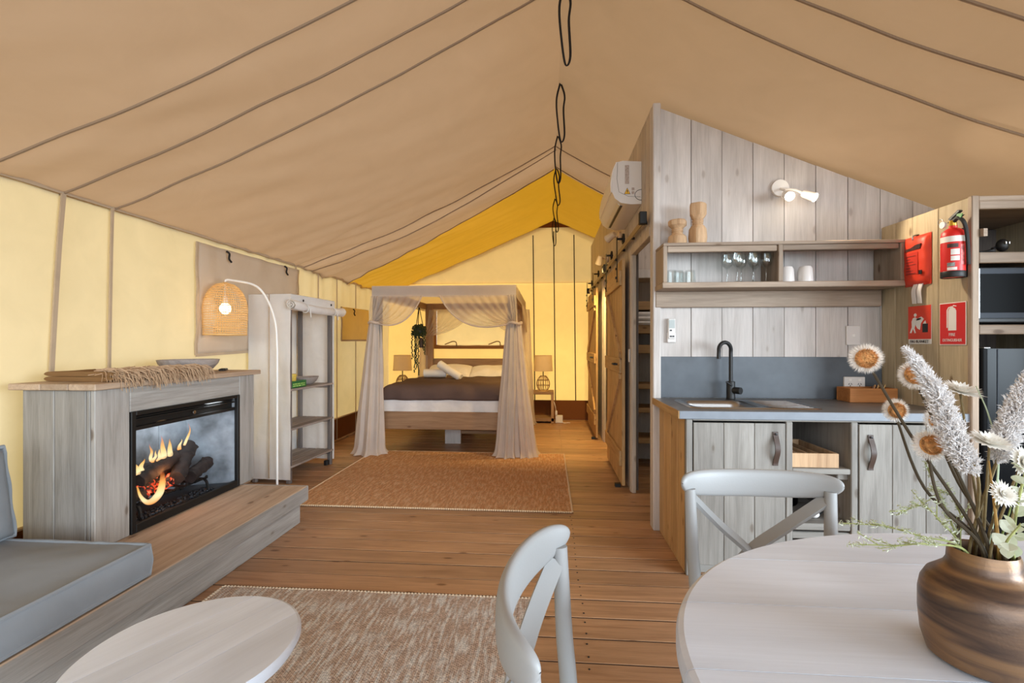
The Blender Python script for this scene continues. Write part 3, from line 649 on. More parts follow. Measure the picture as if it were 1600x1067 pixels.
# items by the sink
def gpo(t, x0, x1, z0, z1, y):
    part('plate', BX(x0, x1, y - .012, y, z0, z1, b=.003), WHITEP, t)
t = thing('power_outlet', 'white double power outlet on the splashback', 'outlet', (1.98, 3.284, .97))
part('plate', BX(1.925, 2.055, 3.268, 3.284, .965, 1.038, b=.003), WHITEP, t)
for cx in (1.962, 2.020):
    part('rocker', BX(cx - .008, cx + .008, 3.265, 3.268, 1.012, 1.026, b=.001), WHITEM, t)
    for dx, a in ((-.008, .5), (.008, -.5), (0, 0)): part('slot', MB().box(-.0015, .0015, 3.2665, 3.2685, -.006, .006, M=Matrix.Translation((cx + dx, 0, .992 - (.012 if a == 0 else 0))) @ Matrix.Rotation(a, 4, 'Y')), BPRINT, t)
t = thing('wall_switch', 'white vertical wall switch on the whitewashed boards above the splashback', 'switch', (1.99, 3.298, 1.24))
part('plate', BX(1.95, 2.035, 3.285, 3.2975, 1.245, 1.372, b=.003), WHITEP, t); part('rocker', BX(1.984, 2.001, 3.281, 3.285, 1.297, 1.318, b=.002), WHITEM, t)
t = thing('remote_control', 'white air conditioner remote in a holder on the kitchen wall', 'remote', (.82, 3.295, 1.27))
part('holder', BX(.797, .853, 3.276, 3.2975, 1.262, 1.33, b=.004), WHITEP, t)
b_ = part('body', BX(.800, .850, 3.270, 3.292, 1.285, 1.425, b=.006), WHITEP, t)
part('display', MB().box(.806, .844, 3.268, 3.271, 1.358, 1.415), plain('lcd', (170, 178, 176), .3), b_)
for x, z in ((.812, 1.345), (.812, 1.305), (.828, 1.305)): part('button', BX(x, x + .013, 3.267, 3.271, z - .006, z + .004, b=.001), plain('button_grey', (60, 62, 66), .5), b_)
t = thing('tea_box', 'small bamboo box of tea sachets on the worktop under the outlet', 'box', (2.02, 3.15, .891))
for a in ((1.86, 2.14, 3.10, 3.112), (1.86, 2.14, 3.228, 3.24), (1.86, 1.872, 3.112, 3.228), (2.128, 2.14, 3.112, 3.228)): part('side', BX(*a, .891, .978, b=.002), BAMBOO, t)
part('bottom', BX(1.872, 2.128, 3.112, 3.228, .891, .90), BAMBOO, t)
SL = ['pale paper', 'dark brown', 'ochre']
for k in range(6):
    c = plain('sachet_%d' % (k % 3), ((176, 120, 52), (92, 62, 34), (206, 164, 96))[k % 3], .5, var=.4, vscale=60)
    solo('tea_sachet', MB().box(-.03, .03, -.0025, .0025, 0, .085, b=.001, M=Matrix.Translation((2.01 + .014 * k, 3.17 + R(-.02, .02), .915)) @ Matrix.Rotation(R(.2, .5), 4, 'Y') @ Matrix.Rotation(R(.9, 1.3), 4, 'Z')), c, ['ochre tea sachet nearest the outlet', 'dark tea sachet second from the outlet', 'pale tea sachet third from the outlet', 'ochre tea sachet fourth from the outlet', 'dark tea sachet fifth from the outlet', 'pale tea sachet at the far end by the tall unit'][k] + ' in the bamboo box', 'sachet', 'tea sachets in the bamboo box')
t = thing('wooden_tray', 'pale wooden divided tray on the open cabinet shelf', 'tray', (1.41, 2.8, .591))
for a in ((1.30, 1.54, 2.66, 2.672), (1.30, 1.54, 3.05, 3.062), (1.30, 1.312, 2.672, 3.05), (1.528, 1.54, 2.672, 3.05)): part('side', BX(*a, .592, .668, b=.002), CARVED, t)
for k in range(3): part('divider', BX(1.358 + k * .055, 1.366 + k * .055, 2.672, 3.05, .60, .655, b=.001), CARVED, t)
part('bottom', BX(1.312, 1.528, 2.672, 3.05, .592, .60, b=0), CARVED, t)
t = thing('saucepan', 'dark saucepan stored on the bottom cabinet shelf', 'pan', (1.40, 2.95, .298))
part('body', MB().lathe([(0, 0), (.085, 0), (.09, .01), (.092, .09), (.088, .09), (.085, .012), (0, .01)], (1.40, 3.0, .299), 22), BLACKG, t); part('handle', MB().tube([(1.44, 2.93, .37), (1.49, 2.80, .385)], .01, 8), BLACK, t)
t = thing('scourer', 'small white and black brush on the bottom cabinet shelf', 'brush', (1.46, 2.72, .298))
part('head', MB().ball((1.45, 2.73, .32), .028, .022, .02), WHITEP, t); part('handle', MB().tube([(1.465, 2.735, .32), (1.50, 2.76, .325)], [.016, .012], 8), BLACK, t)

# wall shelf
t = thing('wall_shelf', 'open two-bay driftwood wall shelf above the worktop', 'shelf', (1.44, 3.17, 1.6))
part('bottom_board', BX(.712, 2.150, 3.05, 3.295, 1.603, 1.638), SHELFX, t); part('top_board', BX(.716, 2.150, 3.05, 3.295, 1.866, 1.886), SHELFX, t)
part('top_rail', BX(.745, 1.410, 3.06, 3.085, 1.828, 1.866), SHELFX, t); part('top_rail', BX(1.442, 2.120, 3.06, 3.085, 1.832, 1.866), SHELFX, t)
part('end_panel', BX(.716, .742, 3.05, 3.295, 1.638, 1.866), SHELFZ, t); part('end_panel', BX(2.122, 2.150, 3.05, 3.295, 1.638, 1.866), SHELFZ, t); part('divider', BX(1.411, 1.440, 3.05, 3.295, 1.638, 1.866), SHELFZ, t)
part('bearer', BX(.716, 2.150, 3.256, 3.296, 1.497, 1.603), SHELFX, t)

def cup_mesh(prof, n=20): return MB().lathe(prof, n=n)
tumbler = [(.030, .0), (.036, .085), (.033, .085), (.028, .006), (0, .006), (0, 0), (.030, 0)]
def solid_glass(): return GLASS
tm = MB().lathe([(.036, 0), (.030, .084), (.0, .086), (0, .078), (.027, .077), (.033, 0), (.036, 0)], n=10).mesh('tumbler', GLASS, ang=20)
tl = ['upside-down glass tumbler on the shelf, at the end panel', 'upside-down glass tumbler in front, second from the end panel', 'upside-down glass tumbler behind the others', 'upside-down glass tumbler nearest the wine glasses']
for k, (x, yv) in enumerate(((.785, 3.12), (.835, 3.14), (.875, 3.20), (.905, 3.13))):
    o = props(link('tumbler', tm), tl[k], 'glass', 'tumblers on the wall shelf'); o.location = (x, yv, 1.639)
wprof = [(0, 0), (.031, .001), (.030, .004), (.006, .010), (.0038, .02), (.0038, .085), (.008, .092), (.027, .112), (.034, .135), (.032, .165), (.027, .192), (.0255, .192), (.030, .165), (.032, .135), (.025, .114), (.0, .096)]
wm = MB().lathe(wprof, n=20).mesh('wine_glass', GLASS, ang=60)
wpos = ((1.145, 3.16), (1.185, 3.10), (1.235, 3.17), (1.285, 3.11), (1.325, 3.19), (1.372, 3.13))
wl2 = ['wine glass furthest from the shelf divider', 'front wine glass, second along the row from the tumblers', 'rear wine glass, third along the row from the tumblers', 'front wine glass, third along the row from the divider', 'rear wine glass behind the two nearest the divider', 'wine glass right beside the shelf divider']
for k, (x, yv) in enumerate(wpos):
    o = props(link('wine_glass', wm), 'stemmed ' + wl2[k], 'wine glass', 'wine glasses on the wall shelf'); o.location = (x, yv, 1.639)
mm = MB().lathe([(.044, 0), (.0445, .01), (.040, .082), (.032, .098), (0, .101), (0, .095), (.03, .092), (.036, .08), (.040, .0), (.044, 0)], n=24).mesh('mug', WHITEP)
for k, (x, yv, lb) in enumerate(((1.497, 3.13, 'white cup turned upside down against the shelf divider'), (1.605, 3.12, 'white cup turned upside down, standing further from the divider'))):
    o = props(link('mug', mm), lb, 'cup', 'upturned white cups'); o.location = (x, yv, 1.639)
# carved candle holders
def fluted(prof, x, y, z, seed, n=28):
    mb = MB(); vs = []
    for r, h, am, lob in prof:
        for j in range(n):
            a = 2 * pi * j / n; rr = r * (1 + am * cos(lob * a + seed)); vs.append((x + rr * cos(a), y + rr * sin(a), z + h))
    k = len(prof); fs = [(i * n + j, i * n + (j + 1) % n, (i + 1) * n + (j + 1) % n, (i + 1) * n + j) for i in range(k - 1) for j in range(n)]
    fs += [tuple(range(n))[::-1], tuple((k - 1) * n + j for j in range(n))]; return mb.add(vs, fs)
solo('candle_holder', fluted([(.056, 0, .05, 4), (.056, .03, .08, 4), (.052, .062, .08, 4), (.036, .078, .02, 4), (.032, .088, 0, 4), (.037, .092, 0, 4), (.033, .098, 0, 4), (.037, .104, 0, 4), (.033, .110, 0, 4), (.042, .122, .06, 8), (.056, .134, .06, 8), (.057, .158, .06, 8), (.050, .168, .04, 8), (.02, .162, 0, 8)], .835, 3.17, 1.887, .4), CARVED, 'short carved wooden candle holder on top of the wall shelf', 'candle holder', 'carved candle holders', ang=25)
solo('candle_holder', fluted([(.048, 0, .06, 4), (.052, .05, .12, 4), (.048, .105, .12, 4), (.040, .124, .04, 4), (.030, .135, 0, 4), (.036, .142, 0, 4), (.031, .149, 0, 4), (.037, .157, 0, 4), (.031, .165, 0, 4), (.036, .172, 0, 4), (.040, .182, .10, 5), (.048, .20, .12, 5), (.050, .262, .10, 5), (.046, .270, .06, 5), (.02, .26, 0, 5)], .960, 3.16, 1.887, 1.2), CARVED, 'tall carved wooden candle holder on top of the wall shelf', 'candle holder', 'carved candle holders', ang=25)
# kitchen spot light: two heads on one plate, both lit
t = thing('kitchen_spotlight', 'white twin-head spotlight shining on the kitchen wall', 'spot light', (1.53, 3.30, 2.30))
part('wall_plate', MB().lathe([(0, 0), (.055, 0), (.055, .02), (0, .024)], n=24, M=Matrix.Translation((1.53, 3.298, 2.285)) @ Matrix.Rotation(pi / 2, 4, 'X')), WHITEM, t)
for (hx, hz, aim, pw) in ((1.525, 2.20, (1.15, .8, 1.1), 14), (1.66, 2.195, (2.25, 2.42, 1.62), 30)):
    hd = V((hx, 3.17, hz)); ax = (V(aim) - hd).normalized(); Mh = Matrix.Translation(hd) @ ax.to_track_quat('Z', 'Y').to_matrix().to_4x4()
    part('arm', MB().tube([(1.53, 3.29, 2.285), (1.53 + (hx - 1.53) * .5, 3.22, 2.25), hd - ax * .03], .008, 8), WHITEM, t)
    h = part('head', MB().lathe([(0, -.05), (.022, -.05), (.026, -.04), (.030, .035), (.027, .035), (.02, -.02), (0, -.02)], n=20, M=Mh), WHITEM, t)
    part('bulb', MB().lathe([(0, .030), (.025, .028), (.026, .015), (0, 0)], n=18, M=Mh), emit('lit_bulb', (255, 240, 214), 60), h)
    lamp('spot_glow', 'SPOT', hd + ax * .05, pw, (1, .84, .62), target=hd + ax * 2, spot_size=radians(95), spot_blend=.35, shadow_soft_size=.012)
lamp('added_wardrobe_fill', 'POINT', (1.35, 4.5, 2.25), 7, (1, .95, .9), shadow_soft_size=.1)  # added unseen light without a fixture, brightens the shelves behind the opening
lamp('spot_spill', 'POINT', (1.56, 3.10, 2.17), 1.6, (1, .86, .66), shadow_soft_size=.03)

# tall unit with microwave and fridge
TX = 2.170
t = thing('tall_unit', 'tall driftwood unit holding microwave and fridge at the end of the kitchen', 'cabinet', (2.5, 2.95, 0))
for k, (a, b) in enumerate(((2.645, 2.84), (2.84, 3.03), (3.03, 3.17), (3.17, 3.297))): part('side_board', BX(TX + .003, TX + .030, a + .0012, b - .0012, 0, 2.012), TALLZ, t)
part('front_stile', BX(TX - .004, TX + .032, 2.618, 2.647, 0, 2.014), SHELFZ, t); part('front_stile', BX(2.83, 2.87, 2.618, 2.647, 0, 2.014), SHELFZ, t)
part('side_board', BX(2.84, 2.87, 2.65, 3.297, 0, 2.0), TALLZ, t); part('top_board', BX(TX + .03, 2.87, 2.62, 3.297, 1.985, 2.012), SHELFX, t); part('top_rail', BX(TX + .032, 2.83, 2.620, 2.645, 1.945, 1.985), SHELFX, t)
for z0, z1 in ((1.668, 1.726), (1.302, 1.352)): part('shelf_board', BX(TX + .032, 2.84, 2.65, 3.29, z1 - .026, z1), SHELFX, t); part('shelf_rail', BX(TX + .032, 2.83, 2.620, 2.648, z0, z1 - .004), SHELFX, t)
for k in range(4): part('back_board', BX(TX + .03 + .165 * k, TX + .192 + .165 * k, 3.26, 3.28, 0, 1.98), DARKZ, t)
part('roof_brace', MB().prism([(2.60, 1.80), (2.60, 1.84), (3.20, 1.93), (3.20, 1.89)], 'X', 2.206, 2.225), SHELFX, t)
t = thing('microwave', 'black microwave oven on the shelf of the tall unit', 'microwave', (2.5, 2.9, 1.353))
part('casing', BX(2.205, 2.70, 2.66, 3.05, 1.362, 1.652, b=.006), BLACK, t); part('door', BX(2.222, 2.58, 2.645, 2.66, 1.385, 1.642, b=.004), BLACKG, t)
part('door_band', BX(2.222, 2.58, 2.643, 2.646, 1.614, 1.642, b=.001), plain('slate_trim', (46, 52, 62), .45, spec=.15), t); part('door_band', BX(2.222, 2.58, 2.643, 2.646, 1.385, 1.414, b=.001), plain('slate_trim', (46, 52, 62), .45, spec=.15), t); part('door_edge', BX(2.219, 2.224, 2.642, 2.646, 1.385, 1.642, b=.001), STEEL, t)
part('control_panel', BX(2.585, 2.695, 2.645, 2.66, 1.370, 1.645, b=.003), BLACKG, t); part('dial', MB().lathe([(.02, 0), (.02, .015), (0, .015)], n=18, M=Matrix.Translation((2.64, 2.645, 1.45)) @ Matrix.Rotation(pi / 2, 4, 'X')), STEEL, t)
for x in (2.24, 2.66): part('foot', BX(x, x + .02, 2.70, 2.72, 1.353, 1.363, b=.001), BLACK, t)
t = thing('fridge', 'glossy black fridge in the lower part of the tall unit', 'fridge', (2.5, 2.95, 0))
part('body', BX(2.215, 2.79, 2.70, 3.22, .02, 1.215, b=.006), BLACK, t)
dp = MB()
pr = [(2.222, 2.70), (2.222, 2.655)] + [(2.25 - .028 * cos(a * pi / 12), 2.655 - .028 * sin(a * pi / 12)) for a in range(1, 7)] + [(2.78, 2.627), (2.785, 2.632), (2.785, 2.70)]
part('door', dp.prism(pr, 'Z', .03, 1.228), plain('fridge_door', (10, 11, 14), .25, spec=.14), t, ang=25); part('door_edge', BX(2.292, 2.297, 2.624, 2.628, .03, 1.226, b=.001), plain('slate_trim', (46, 52, 62), .45, spec=.15), t); part('hinge', BX(2.24, 2.275, 2.64, 2.69, 1.228, 1.236, b=.003), STEEL, t)
t = thing('power_cable', 'black cable with a plug lying on the top shelf of the tall unit', 'cable', (2.35, 2.72, 1.727))
part('lead', MB().tube(bez([(2.21, 2.78, 1.734), (2.24, 2.70, 1.734), (2.29, 2.72, 1.738), (2.33, 2.69, 1.745), (2.36, 2.73, 1.76), (2.40, 2.72, 1.775)], 5), .007, 6), BLACK, t)
part('plug', MB().ball((2.40, 2.72, 1.775), .028, .026, .034), BLACK, t)
for dx in (-.008, .008): part('pin', BX(2.40 + dx - .003, 2.40 + dx + .003, 2.688, 2.70, 1.776, 1.79, b=.001), STEEL, t)

# fire safety things on the side of the tall unit (all on the plane x = TX, read from the corridor)
SXP = TX + .002
MS = lambda y, z, x=SXP: Matrix(((0, 0, -1, x), (-1, 0, 0, y), (0, 1, 0, z), (0, 0, 0, 1)))
def letters(txt, y, z, size, mat, parent, x=SXP - .0055, sx=1.0, bold=.0):
    c = bpy.data.curves.new('lettering', 'FONT'); c.body = txt; c.size = size; c.align_x = 'CENTER'; c.align_y = 'CENTER'; c.extrude = .0004; c.offset = bold; c.materials.append(mat)
    o = bpy.data.objects.new('lettering', c); COL.objects.link(o); o.parent = parent; M_ = MS(y, z, x)
    M_ = M_ @ Matrix.Diagonal((sx, 1, 1, 1))
    o.matrix_parent_inverse = Matrix.Translation(parent.location).inverted() if parent.type == 'EMPTY' else Matrix()
    o.matrix_basis = M_
    me = bpy.data.meshes.new_from_object(o.evaluated_get(bpy.context.evaluated_depsgraph_get())); q = link('lettering', me, parent); q.matrix_parent_inverse = o.matrix_parent_inverse.copy(); q.matrix_basis = M_
    bpy.data.objects.remove(o); return q
def plate(y0, y1, z0, z1, x0, x1): return MB().box(x0, x1, y0, y1, z0, z1)
def pict(poly, mat, parent, x, name='pictogram', tk=.0012): return part(name, MB().prism(poly, 'X', x - tk, x), mat, parent, smooth=False)
def disc(cy, cz, r, n=16): return [(cy + r * cos(2 * pi * k / n), cz + r * sin(2 * pi * k / n)) for k in range(n)]
t = thing('fire_extinguisher_sign', 'red fire extinguisher sign below the extinguisher', 'sign', (SXP, 2.74, 1.25))
part('backing', BX(SXP - .003, SXP, 2.656, 2.827, 1.246, 1.476, b=.001), WPRINT, t); part('red_field', plate(2.661, 2.822, 1.251, 1.471, SXP - .0042, SXP - .003), RED, t)
x_ = SXP - .0042
pict([(2.766, 1.325), (2.715, 1.325), (2.715, 1.43), (2.722, 1.443), (2.735, 1.449), (2.735, 1.456), (2.750, 1.456), (2.750, 1.449), (2.760, 1.443), (2.766, 1.43)], WPRINT, t, x_)
pict([(2.770, 1.34), (2.776, 1.34), (2.776, 1.435), (2.765, 1.452), (2.745, 1.456), (2.745, 1.450), (2.763, 1.446), (2.770, 1.433)], WPRINT, t, x_)
pict([(2.735, 1.456), (2.715, 1.452), (2.715, 1.457), (2.735, 1.462)], WPRINT, t, x_)
letters('FIRE', 2.741, 1.302, .023, WPRINT, t); letters('EXTINGUISHER', 2.741, 1.272, .0215, WPRINT, t, sx=.84)
t = thing('fire_blanket_sign', 'orange-red fire blanket sign below the hanging pouch', 'sign', (SXP, 2.97, 1.25))
part('backing', BX(SXP - .003, SXP, 2.884, 3.056, 1.252, 1.476, b=.001), WPRINT, t); part('red_field', plate(2.884, 3.056, 1.281, 1.476, SXP - .0042, SXP - .003), REDO, t)
letters('FIRE BLANKET', 2.970, 1.266, .0235, BPRINT, t, sx=.95)
pict(disc(3.000, 1.423, .0105), WPRINT, t, x_)
pict([(3.018, 1.405), (3.000, 1.410), (2.985, 1.402), (2.955, 1.404), (2.955, 1.396), (2.99, 1.390), (3.0, 1.365), (3.006, 1.345), (2.995, 1.318), (3.004, 1.316), (3.018, 1.343), (3.030, 1.317), (3.042, 1.318), (3.026, 1.352), (3.028, 1.385)], WPRINT, t, x_)
pict([(2.990, 1.398), (2.955, 1.412), (2.935, 1.398), (2.958, 1.372), (2.965, 1.335), (2.985, 1.345), (2.998, 1.365)], WPRINT, t, x_)
pict([(2.945, 1.320), (2.906, 1.320), (2.906, 1.370), (2.945, 1.370)], BPRINT, t, x_); pict([(2.941, 1.370), (2.918, 1.370), (2.924, 1.388), (2.934, 1.380)], WPRINT, t, x_)
# fire blanket pouch
t = thing('fire_blanket', 'orange-red fire blanket pouch hanging above the fire blanket sign', 'fire blanket', (SXP, 2.97, 1.6))
def pouch(u, v):
    y = 3.078 - .195 * u + (.008 if v < .1 else 0) * (u - .5); z = 1.598 + .29 * v + .012 * (1 - u) * (v - .5) * 0
    h = (1 - abs(2 * u - 1) ** 4) ** .5 * (1 - abs(2 * v - 1) ** 6) ** .5
    return (SXP - .004 - .032 * h - .004 * noise.noise(V((u * 5, v * 7, 3))), y, z)
part('pouch', MB().grid(18, 22, pouch), REDO, t, ang=180); part('pouch_back', BX(SXP - .005, SXP - .001, 2.882, 3.08, 1.596, 1.890, b=.001), REDO, t)
part('hook', MB().tube(bez([(SXP, 2.98, 1.895), (SXP - .03, 2.98, 1.888), (SXP - .034, 2.98, 1.868), (SXP - .022, 2.98, 1.862)], 4), .004, 6), STEEL, t)
for yy in (2.985, 2.945): part('pull_tab', MB().strap(bez([(SXP - .012, yy, 1.605), (SXP - .022, yy + .004, 1.56), (SXP - .014, yy + .008, 1.49)], 5), .030, .004, (0, 1, .1)), WHITEC, t)
pm = part('printed_panel', MB().add([(SXP - .0378 - .0001 * abs(k), y, z) for k, (y, z) in enumerate(((3.03, 1.66), (2.935, 1.66), (2.935, 1.79), (3.03, 1.79)))], [(0, 1, 2, 3)]), plain('pouch_print', (196, 48, 30), .5, var=.1), t)
for k in range(7): pict([(3.024, 1.665 + k * .017), (2.95 + .02 * (k % 3), 1.665 + k * .017), (2.95 + .02 * (k % 3), 1.6672 + k * .017), (3.024, 1.6672 + k * .017)], BPRINT, pm, SXP - .0385, 'print_line')
part('black_title', MB().prism([(3.035, 1.800), (2.920, 1.804), (2.915, 1.832), (2.955, 1.830), (2.99, 1.818), (3.03, 1.816)], 'X', SXP - .0385, SXP - .030), plain('title_print', (60, 24, 20), .5, var=.8, vscale=55), t)
part('black_square', MB().box(SXP - .0405, SXP - .037, 2.905, 2.925, 1.655, 1.678), BPRINT, t)
# extinguisher
t = thing('fire_extinguisher', 'red fire extinguisher on a wall bracket above its sign', 'extinguisher', (SXP, 2.672, 1.6)); ec = (SXP - .055, 2.672, 1.602)
part('bracket', BX(SXP - .012, SXP, 2.65, 2.70, 1.60, 1.86, b=.002), BLACK, t); part('cylinder', MB().lathe([(0, 0), (.042, 0), (.049, .010), (.050, .02), (.050, .215), (.046, .237), (.030, .252), (.018, .258), (.018, .27), (0, .27)], ec, 32), RED, t)
part('foot_band', MB().lathe([(.0495, -.003), (.0512, 0), (.0512, .028), (.050, .03)], ec, 32), BLACK, t)
def wrap(a0, a1, z0, z1, r, mat, name):     # printed label curved round the cylinder
    part(name, MB().grid(12, 2, lambda u, v: (ec[0] + r * cos(a0 + (a1 - a0) * u), ec[1] + r * sin(a0 + (a1 - a0) * u), ec[2] + z0 + (z1 - z0) * v)), mat, t)
A = lambda d: radians(d)
wrap(A(120), A(300), .180, .210, 0.0506, WPRINT, 'white_band'); wrap(A(222), A(262), .112, .142, 0.0506, WPRINT, 'label_panel'); wrap(A(222), A(262), .082, .106, 0.0506, WPRINT, 'label_panel'); wrap(A(205), A(240), .052, .072, 0.0506, plain('label_mix', (150, 160, 160), .5, var=.6, vscale=60), 'label_panel'); wrap(A(205), A(250), .033, .048, 0.0506, WPRINT, 'label_panel'); wrap(A(205), A(256), .150, .170, 0.0506, plain('label_dark', (70, 50, 50), .5, var=.6, vscale=60), 'label_panel'); wrap(A(268), A(290), .06, .165, 0.0506, plain('label_pink', (220, 120, 116), .5, var=.5, vscale=60), 'label_text')
v_ = part('valve', MB().lathe([(.014, .262), (.016, .27), (.016, .295), (.010, .30), (0, .30)], ec, 14), plain('brass', (196, 158, 60), .3, .9), t)
part('handle', MB().prism([(2.697, 1.893), (2.627, 1.918), (2.612, 1.915), (2.677, 1.885)], 'X', ec[0] - .010, ec[0] + .010), BLACK, t); part('lever', MB().prism([(2.692, 1.912), (2.632, 1.945), (2.622, 1.938), (2.682, 1.902)], 'X', ec[0] - .009, ec[0] + .009), BLACK, t)
part('gauge', MB().lathe([(0, 0), (.016, 0), (.018, .004), (.018, .012), (0, .012)], n=18, M=Matrix.Translation((ec[0] - .014, 2.709, 1.885)) @ Matrix.Rotation(-pi / 2, 4, 'Y')), WPRINT, t)
part('pin_ring', MB().tube([(ec[0] - .02, 2.727 + .016 * cos(a * pi / 8), 1.905 + .016 * sin(a * pi / 8)) for a in range(17)], .002, 5), STEEL, t)
part('hose', MB().tube(bez([(ec[0], 2.664, 1.89), (ec[0] - .01, 2.631, 1.905), (ec[0], 2.606, 1.875), (ec[0] + .02, 2.611, 1.80), (ec[0] + .03, 2.615, 1.66)], 6), .009, 8), BLACK, t); part('seal_tag', MB().prism([(2.597, 1.92), (2.632, 1.925), (2.637, 1.905), (2.607, 1.90)], 'X', ec[0] - .014, ec[0] - .011), plain('green_tag', (60, 130, 50), .5), t)

# ================================================================== HEARTH, FIREPLACE, DAYBED
t = thing('hearth_bench', 'long low driftwood plinth carrying the fireplace and the grey daybed', 'bench', (-2.2, 1.3, 0))
xs_ = (-1.700, -1.865, -2.03, -2.195)
for a, b in zip(xs_[:-1], xs_[1:]): part('top_board', BX(b + .0015, a - .0015, -1.2, 3.245, .205, .25), TOPY, t)
part('top_board', BX(-2.69, -2.197, -1.2, 3.245, .205, .25), TOPY, t)
part('front_board', BX(-1.722, -1.697, -1.2, 3.25, .148, .246), GREYY, t, label='grey front edge board'); part('end_board', BX(-2.69, -1.70, 3.246, 3.268, .148, .249), GREYX, t)
part('base_board', BX(-1.762, -1.735, -1.2, 3.30 - .08, .0, .146), GREYY, t); part('base_board', BX(-2.69, -1.762, 3.19, 3.218, 0, .146), GREYX, t)

FX, FY0, FY1, FZ = -2.18, 2.15, 3.385, 1.028
IY0, IY1, IZ0, IZ1 = 2.335, 3.215, .252, .895
t = thing('fireplace', 'driftwood clad electric fireplace with burning logs behind glass', 'fireplace', (-2.35, 2.77, .25))
for a, b in ((-2.206, -2.226), (-2.228, -2.392), (-2.394, -2.56)): part('side_board', BX(b, a, FY0 - .012, FY0 + .012, .251, FZ), GREYZ, t)
part('post_board', BX(FX - .024, FX, FY0 - .012, IY0 - .004, .251, FZ), GREYZ, t); part('post_board', BX(FX - .024, FX, IY1 + .004, FY1, .251, FZ), GREYZ, t); part('top_rail', BX(FX - .024, FX, IY0 - .002, IY1 + .002, IZ1, FZ), GREYY, t)
part('side_board', BX(-2.56, FX - .024, FY1 - .024, FY1, .251, FZ), GREYZ, t); part('back_board', BX(-2.575, -2.56, FY0, FY1, .251, FZ), GREYZ, t)
for a, b in ((-2.145, -2.285), (-2.287, -2.43), (-2.432, -2.60)): part('mantel_board', BX(b, a, FY0 - .045, FY1 + .03, FZ + .001, 1.060), TOPY, t)
ins = part('insert_frame', MB().box(FX - .02, FX + .006, IY0, IY0 + .030, IZ0, IZ1, b=.003).box(FX - .02, FX + .006, IY1 - .024, IY1, IZ0, IZ1, b=.003).box(FX - .02, FX + .006, IY0 + .03, IY1 - .024, IZ0, IZ0 + .045, b=.003).box(FX - .02, FX + .006, IY0 + .03, IY1 - .024, IZ1 - .022, IZ1, b=.003), IRON, t, label='black metal frame')
part('header', MB().box(FX - .05, FX - .035, IY0 + .03, IY1 - .024, IZ1 - .105, IZ1 - .02).box(FX - .036, FX - .012, IY0 + .03, IY1 - .024, IZ1 - .052, IZ1 - .042, b=.002).box(FX - .036, FX - .012, IY0 + .03, IY1 - .024, IZ1 - .105, IZ1 - .085, b=.002).box(FX - .036, FX - .012, IY0 + .03, IY1 - .024, IZ1 - .036, IZ1 - .030, b=.002), IRON, ins, label='vented black header')
part('emblem', MB().lathe([(0, .004), (.011, .003), (.012, 0)], n=16, M=Matrix.Translation((FX - .011, 2.80, IZ1 - .066)) @ Matrix.Rotation(pi / 2, 4, 'Y')), STEEL, ins)
part('vent', MB().prism([(2.57 + .055 * cos(a * pi / 8), .792 + .025 * sin(a * pi / 8)) for a in range(9)], 'X', FX - .036, FX - .030), STEEL, ins)
part('inner_panel', MB().box(-2.49, -2.48, IY0, 2.86, IZ0, IZ1), CONC, t); part('inner_panel', MB().box(-2.49, -2.479, 2.863, 3.10, IZ0, IZ1), CONC, t)
part('inner_panel', MB().prism([(-2.482, 3.095), (-2.20, 3.19), (-2.20, 3.20), (-2.482, 3.105)], 'Z', IZ0, IZ1), CONC, t); part('inner_panel', MB().prism([(-2.482, IY0 + .10), (-2.20, IY0 + .02), (-2.20, IY0 + .01), (-2.482, IY0 + .09)], 'Z', IZ0, IZ1), CONC, t)
part('inner_floor', MB().box(-2.48, -2.20, IY0 + .01, 3.2, IZ0 + .002, IZ0 + .03), plain('fire_floor', (66, 72, 78), .7, var=.3), t); part('inner_ceiling', MB().box(-2.48, -2.23, IY0, IY1, IZ1 - .02, IZ1 - .01), IRON, t)
part('glass', MB().add([(FX - .014, IY0 + .03, IZ0 + .045), (FX - .014, IY1 - .024, IZ0 + .045), (FX - .014, IY1 - .024, IZ1 - .1), (FX - .014, IY0 + .03, IZ1 - .1)], [(0, 1, 2, 3)]), FGLASS, t)
# grate, coals, logs, flames
gr = thing('fire_grate', 'black iron log grate inside the fireplace', 'grate', (-2.33, 2.72, .285))
for k in range(7): part('bar', MB().tube(bez([(-2.43, 2.47 + .085 * k, .40), (-2.40, 2.47 + .085 * k, .375), (-2.27, 2.47 + .085 * k, .365), (-2.245, 2.47 + .085 * k, .385)], 4), .008, 6), IRON, gr)
part('rail', MB().tube([(-2.275, 2.44, .362), (-2.275, 3.02, .362)], .008, 6), IRON, gr); part('rail', MB().tube([(-2.40, 2.44, .362), (-2.40, 3.02, .362)], .008, 6), IRON, gr)
for y in (2.47, 2.99):
    for x, dx in ((-2.275, .03), (-2.40, -.03)): part('leg', MB().tube(bez([(x, y, .362), (x + dx * .7, y, .34), (x + dx, y, .282)], 4), .010, 6), IRON, gr)
cm = MB()
for k in range(300): cm.ball((R(-2.30, -2.215), R(2.44, 3.02), .282 + R(0, .018)), R(.006, .012), R(.006, .012), R(.005, .010), 5, 3)
solo('coal_bed', cm, COAL, 'bed of small black coals under the fire grate', 'coals', kind='stuff', smooth=False)
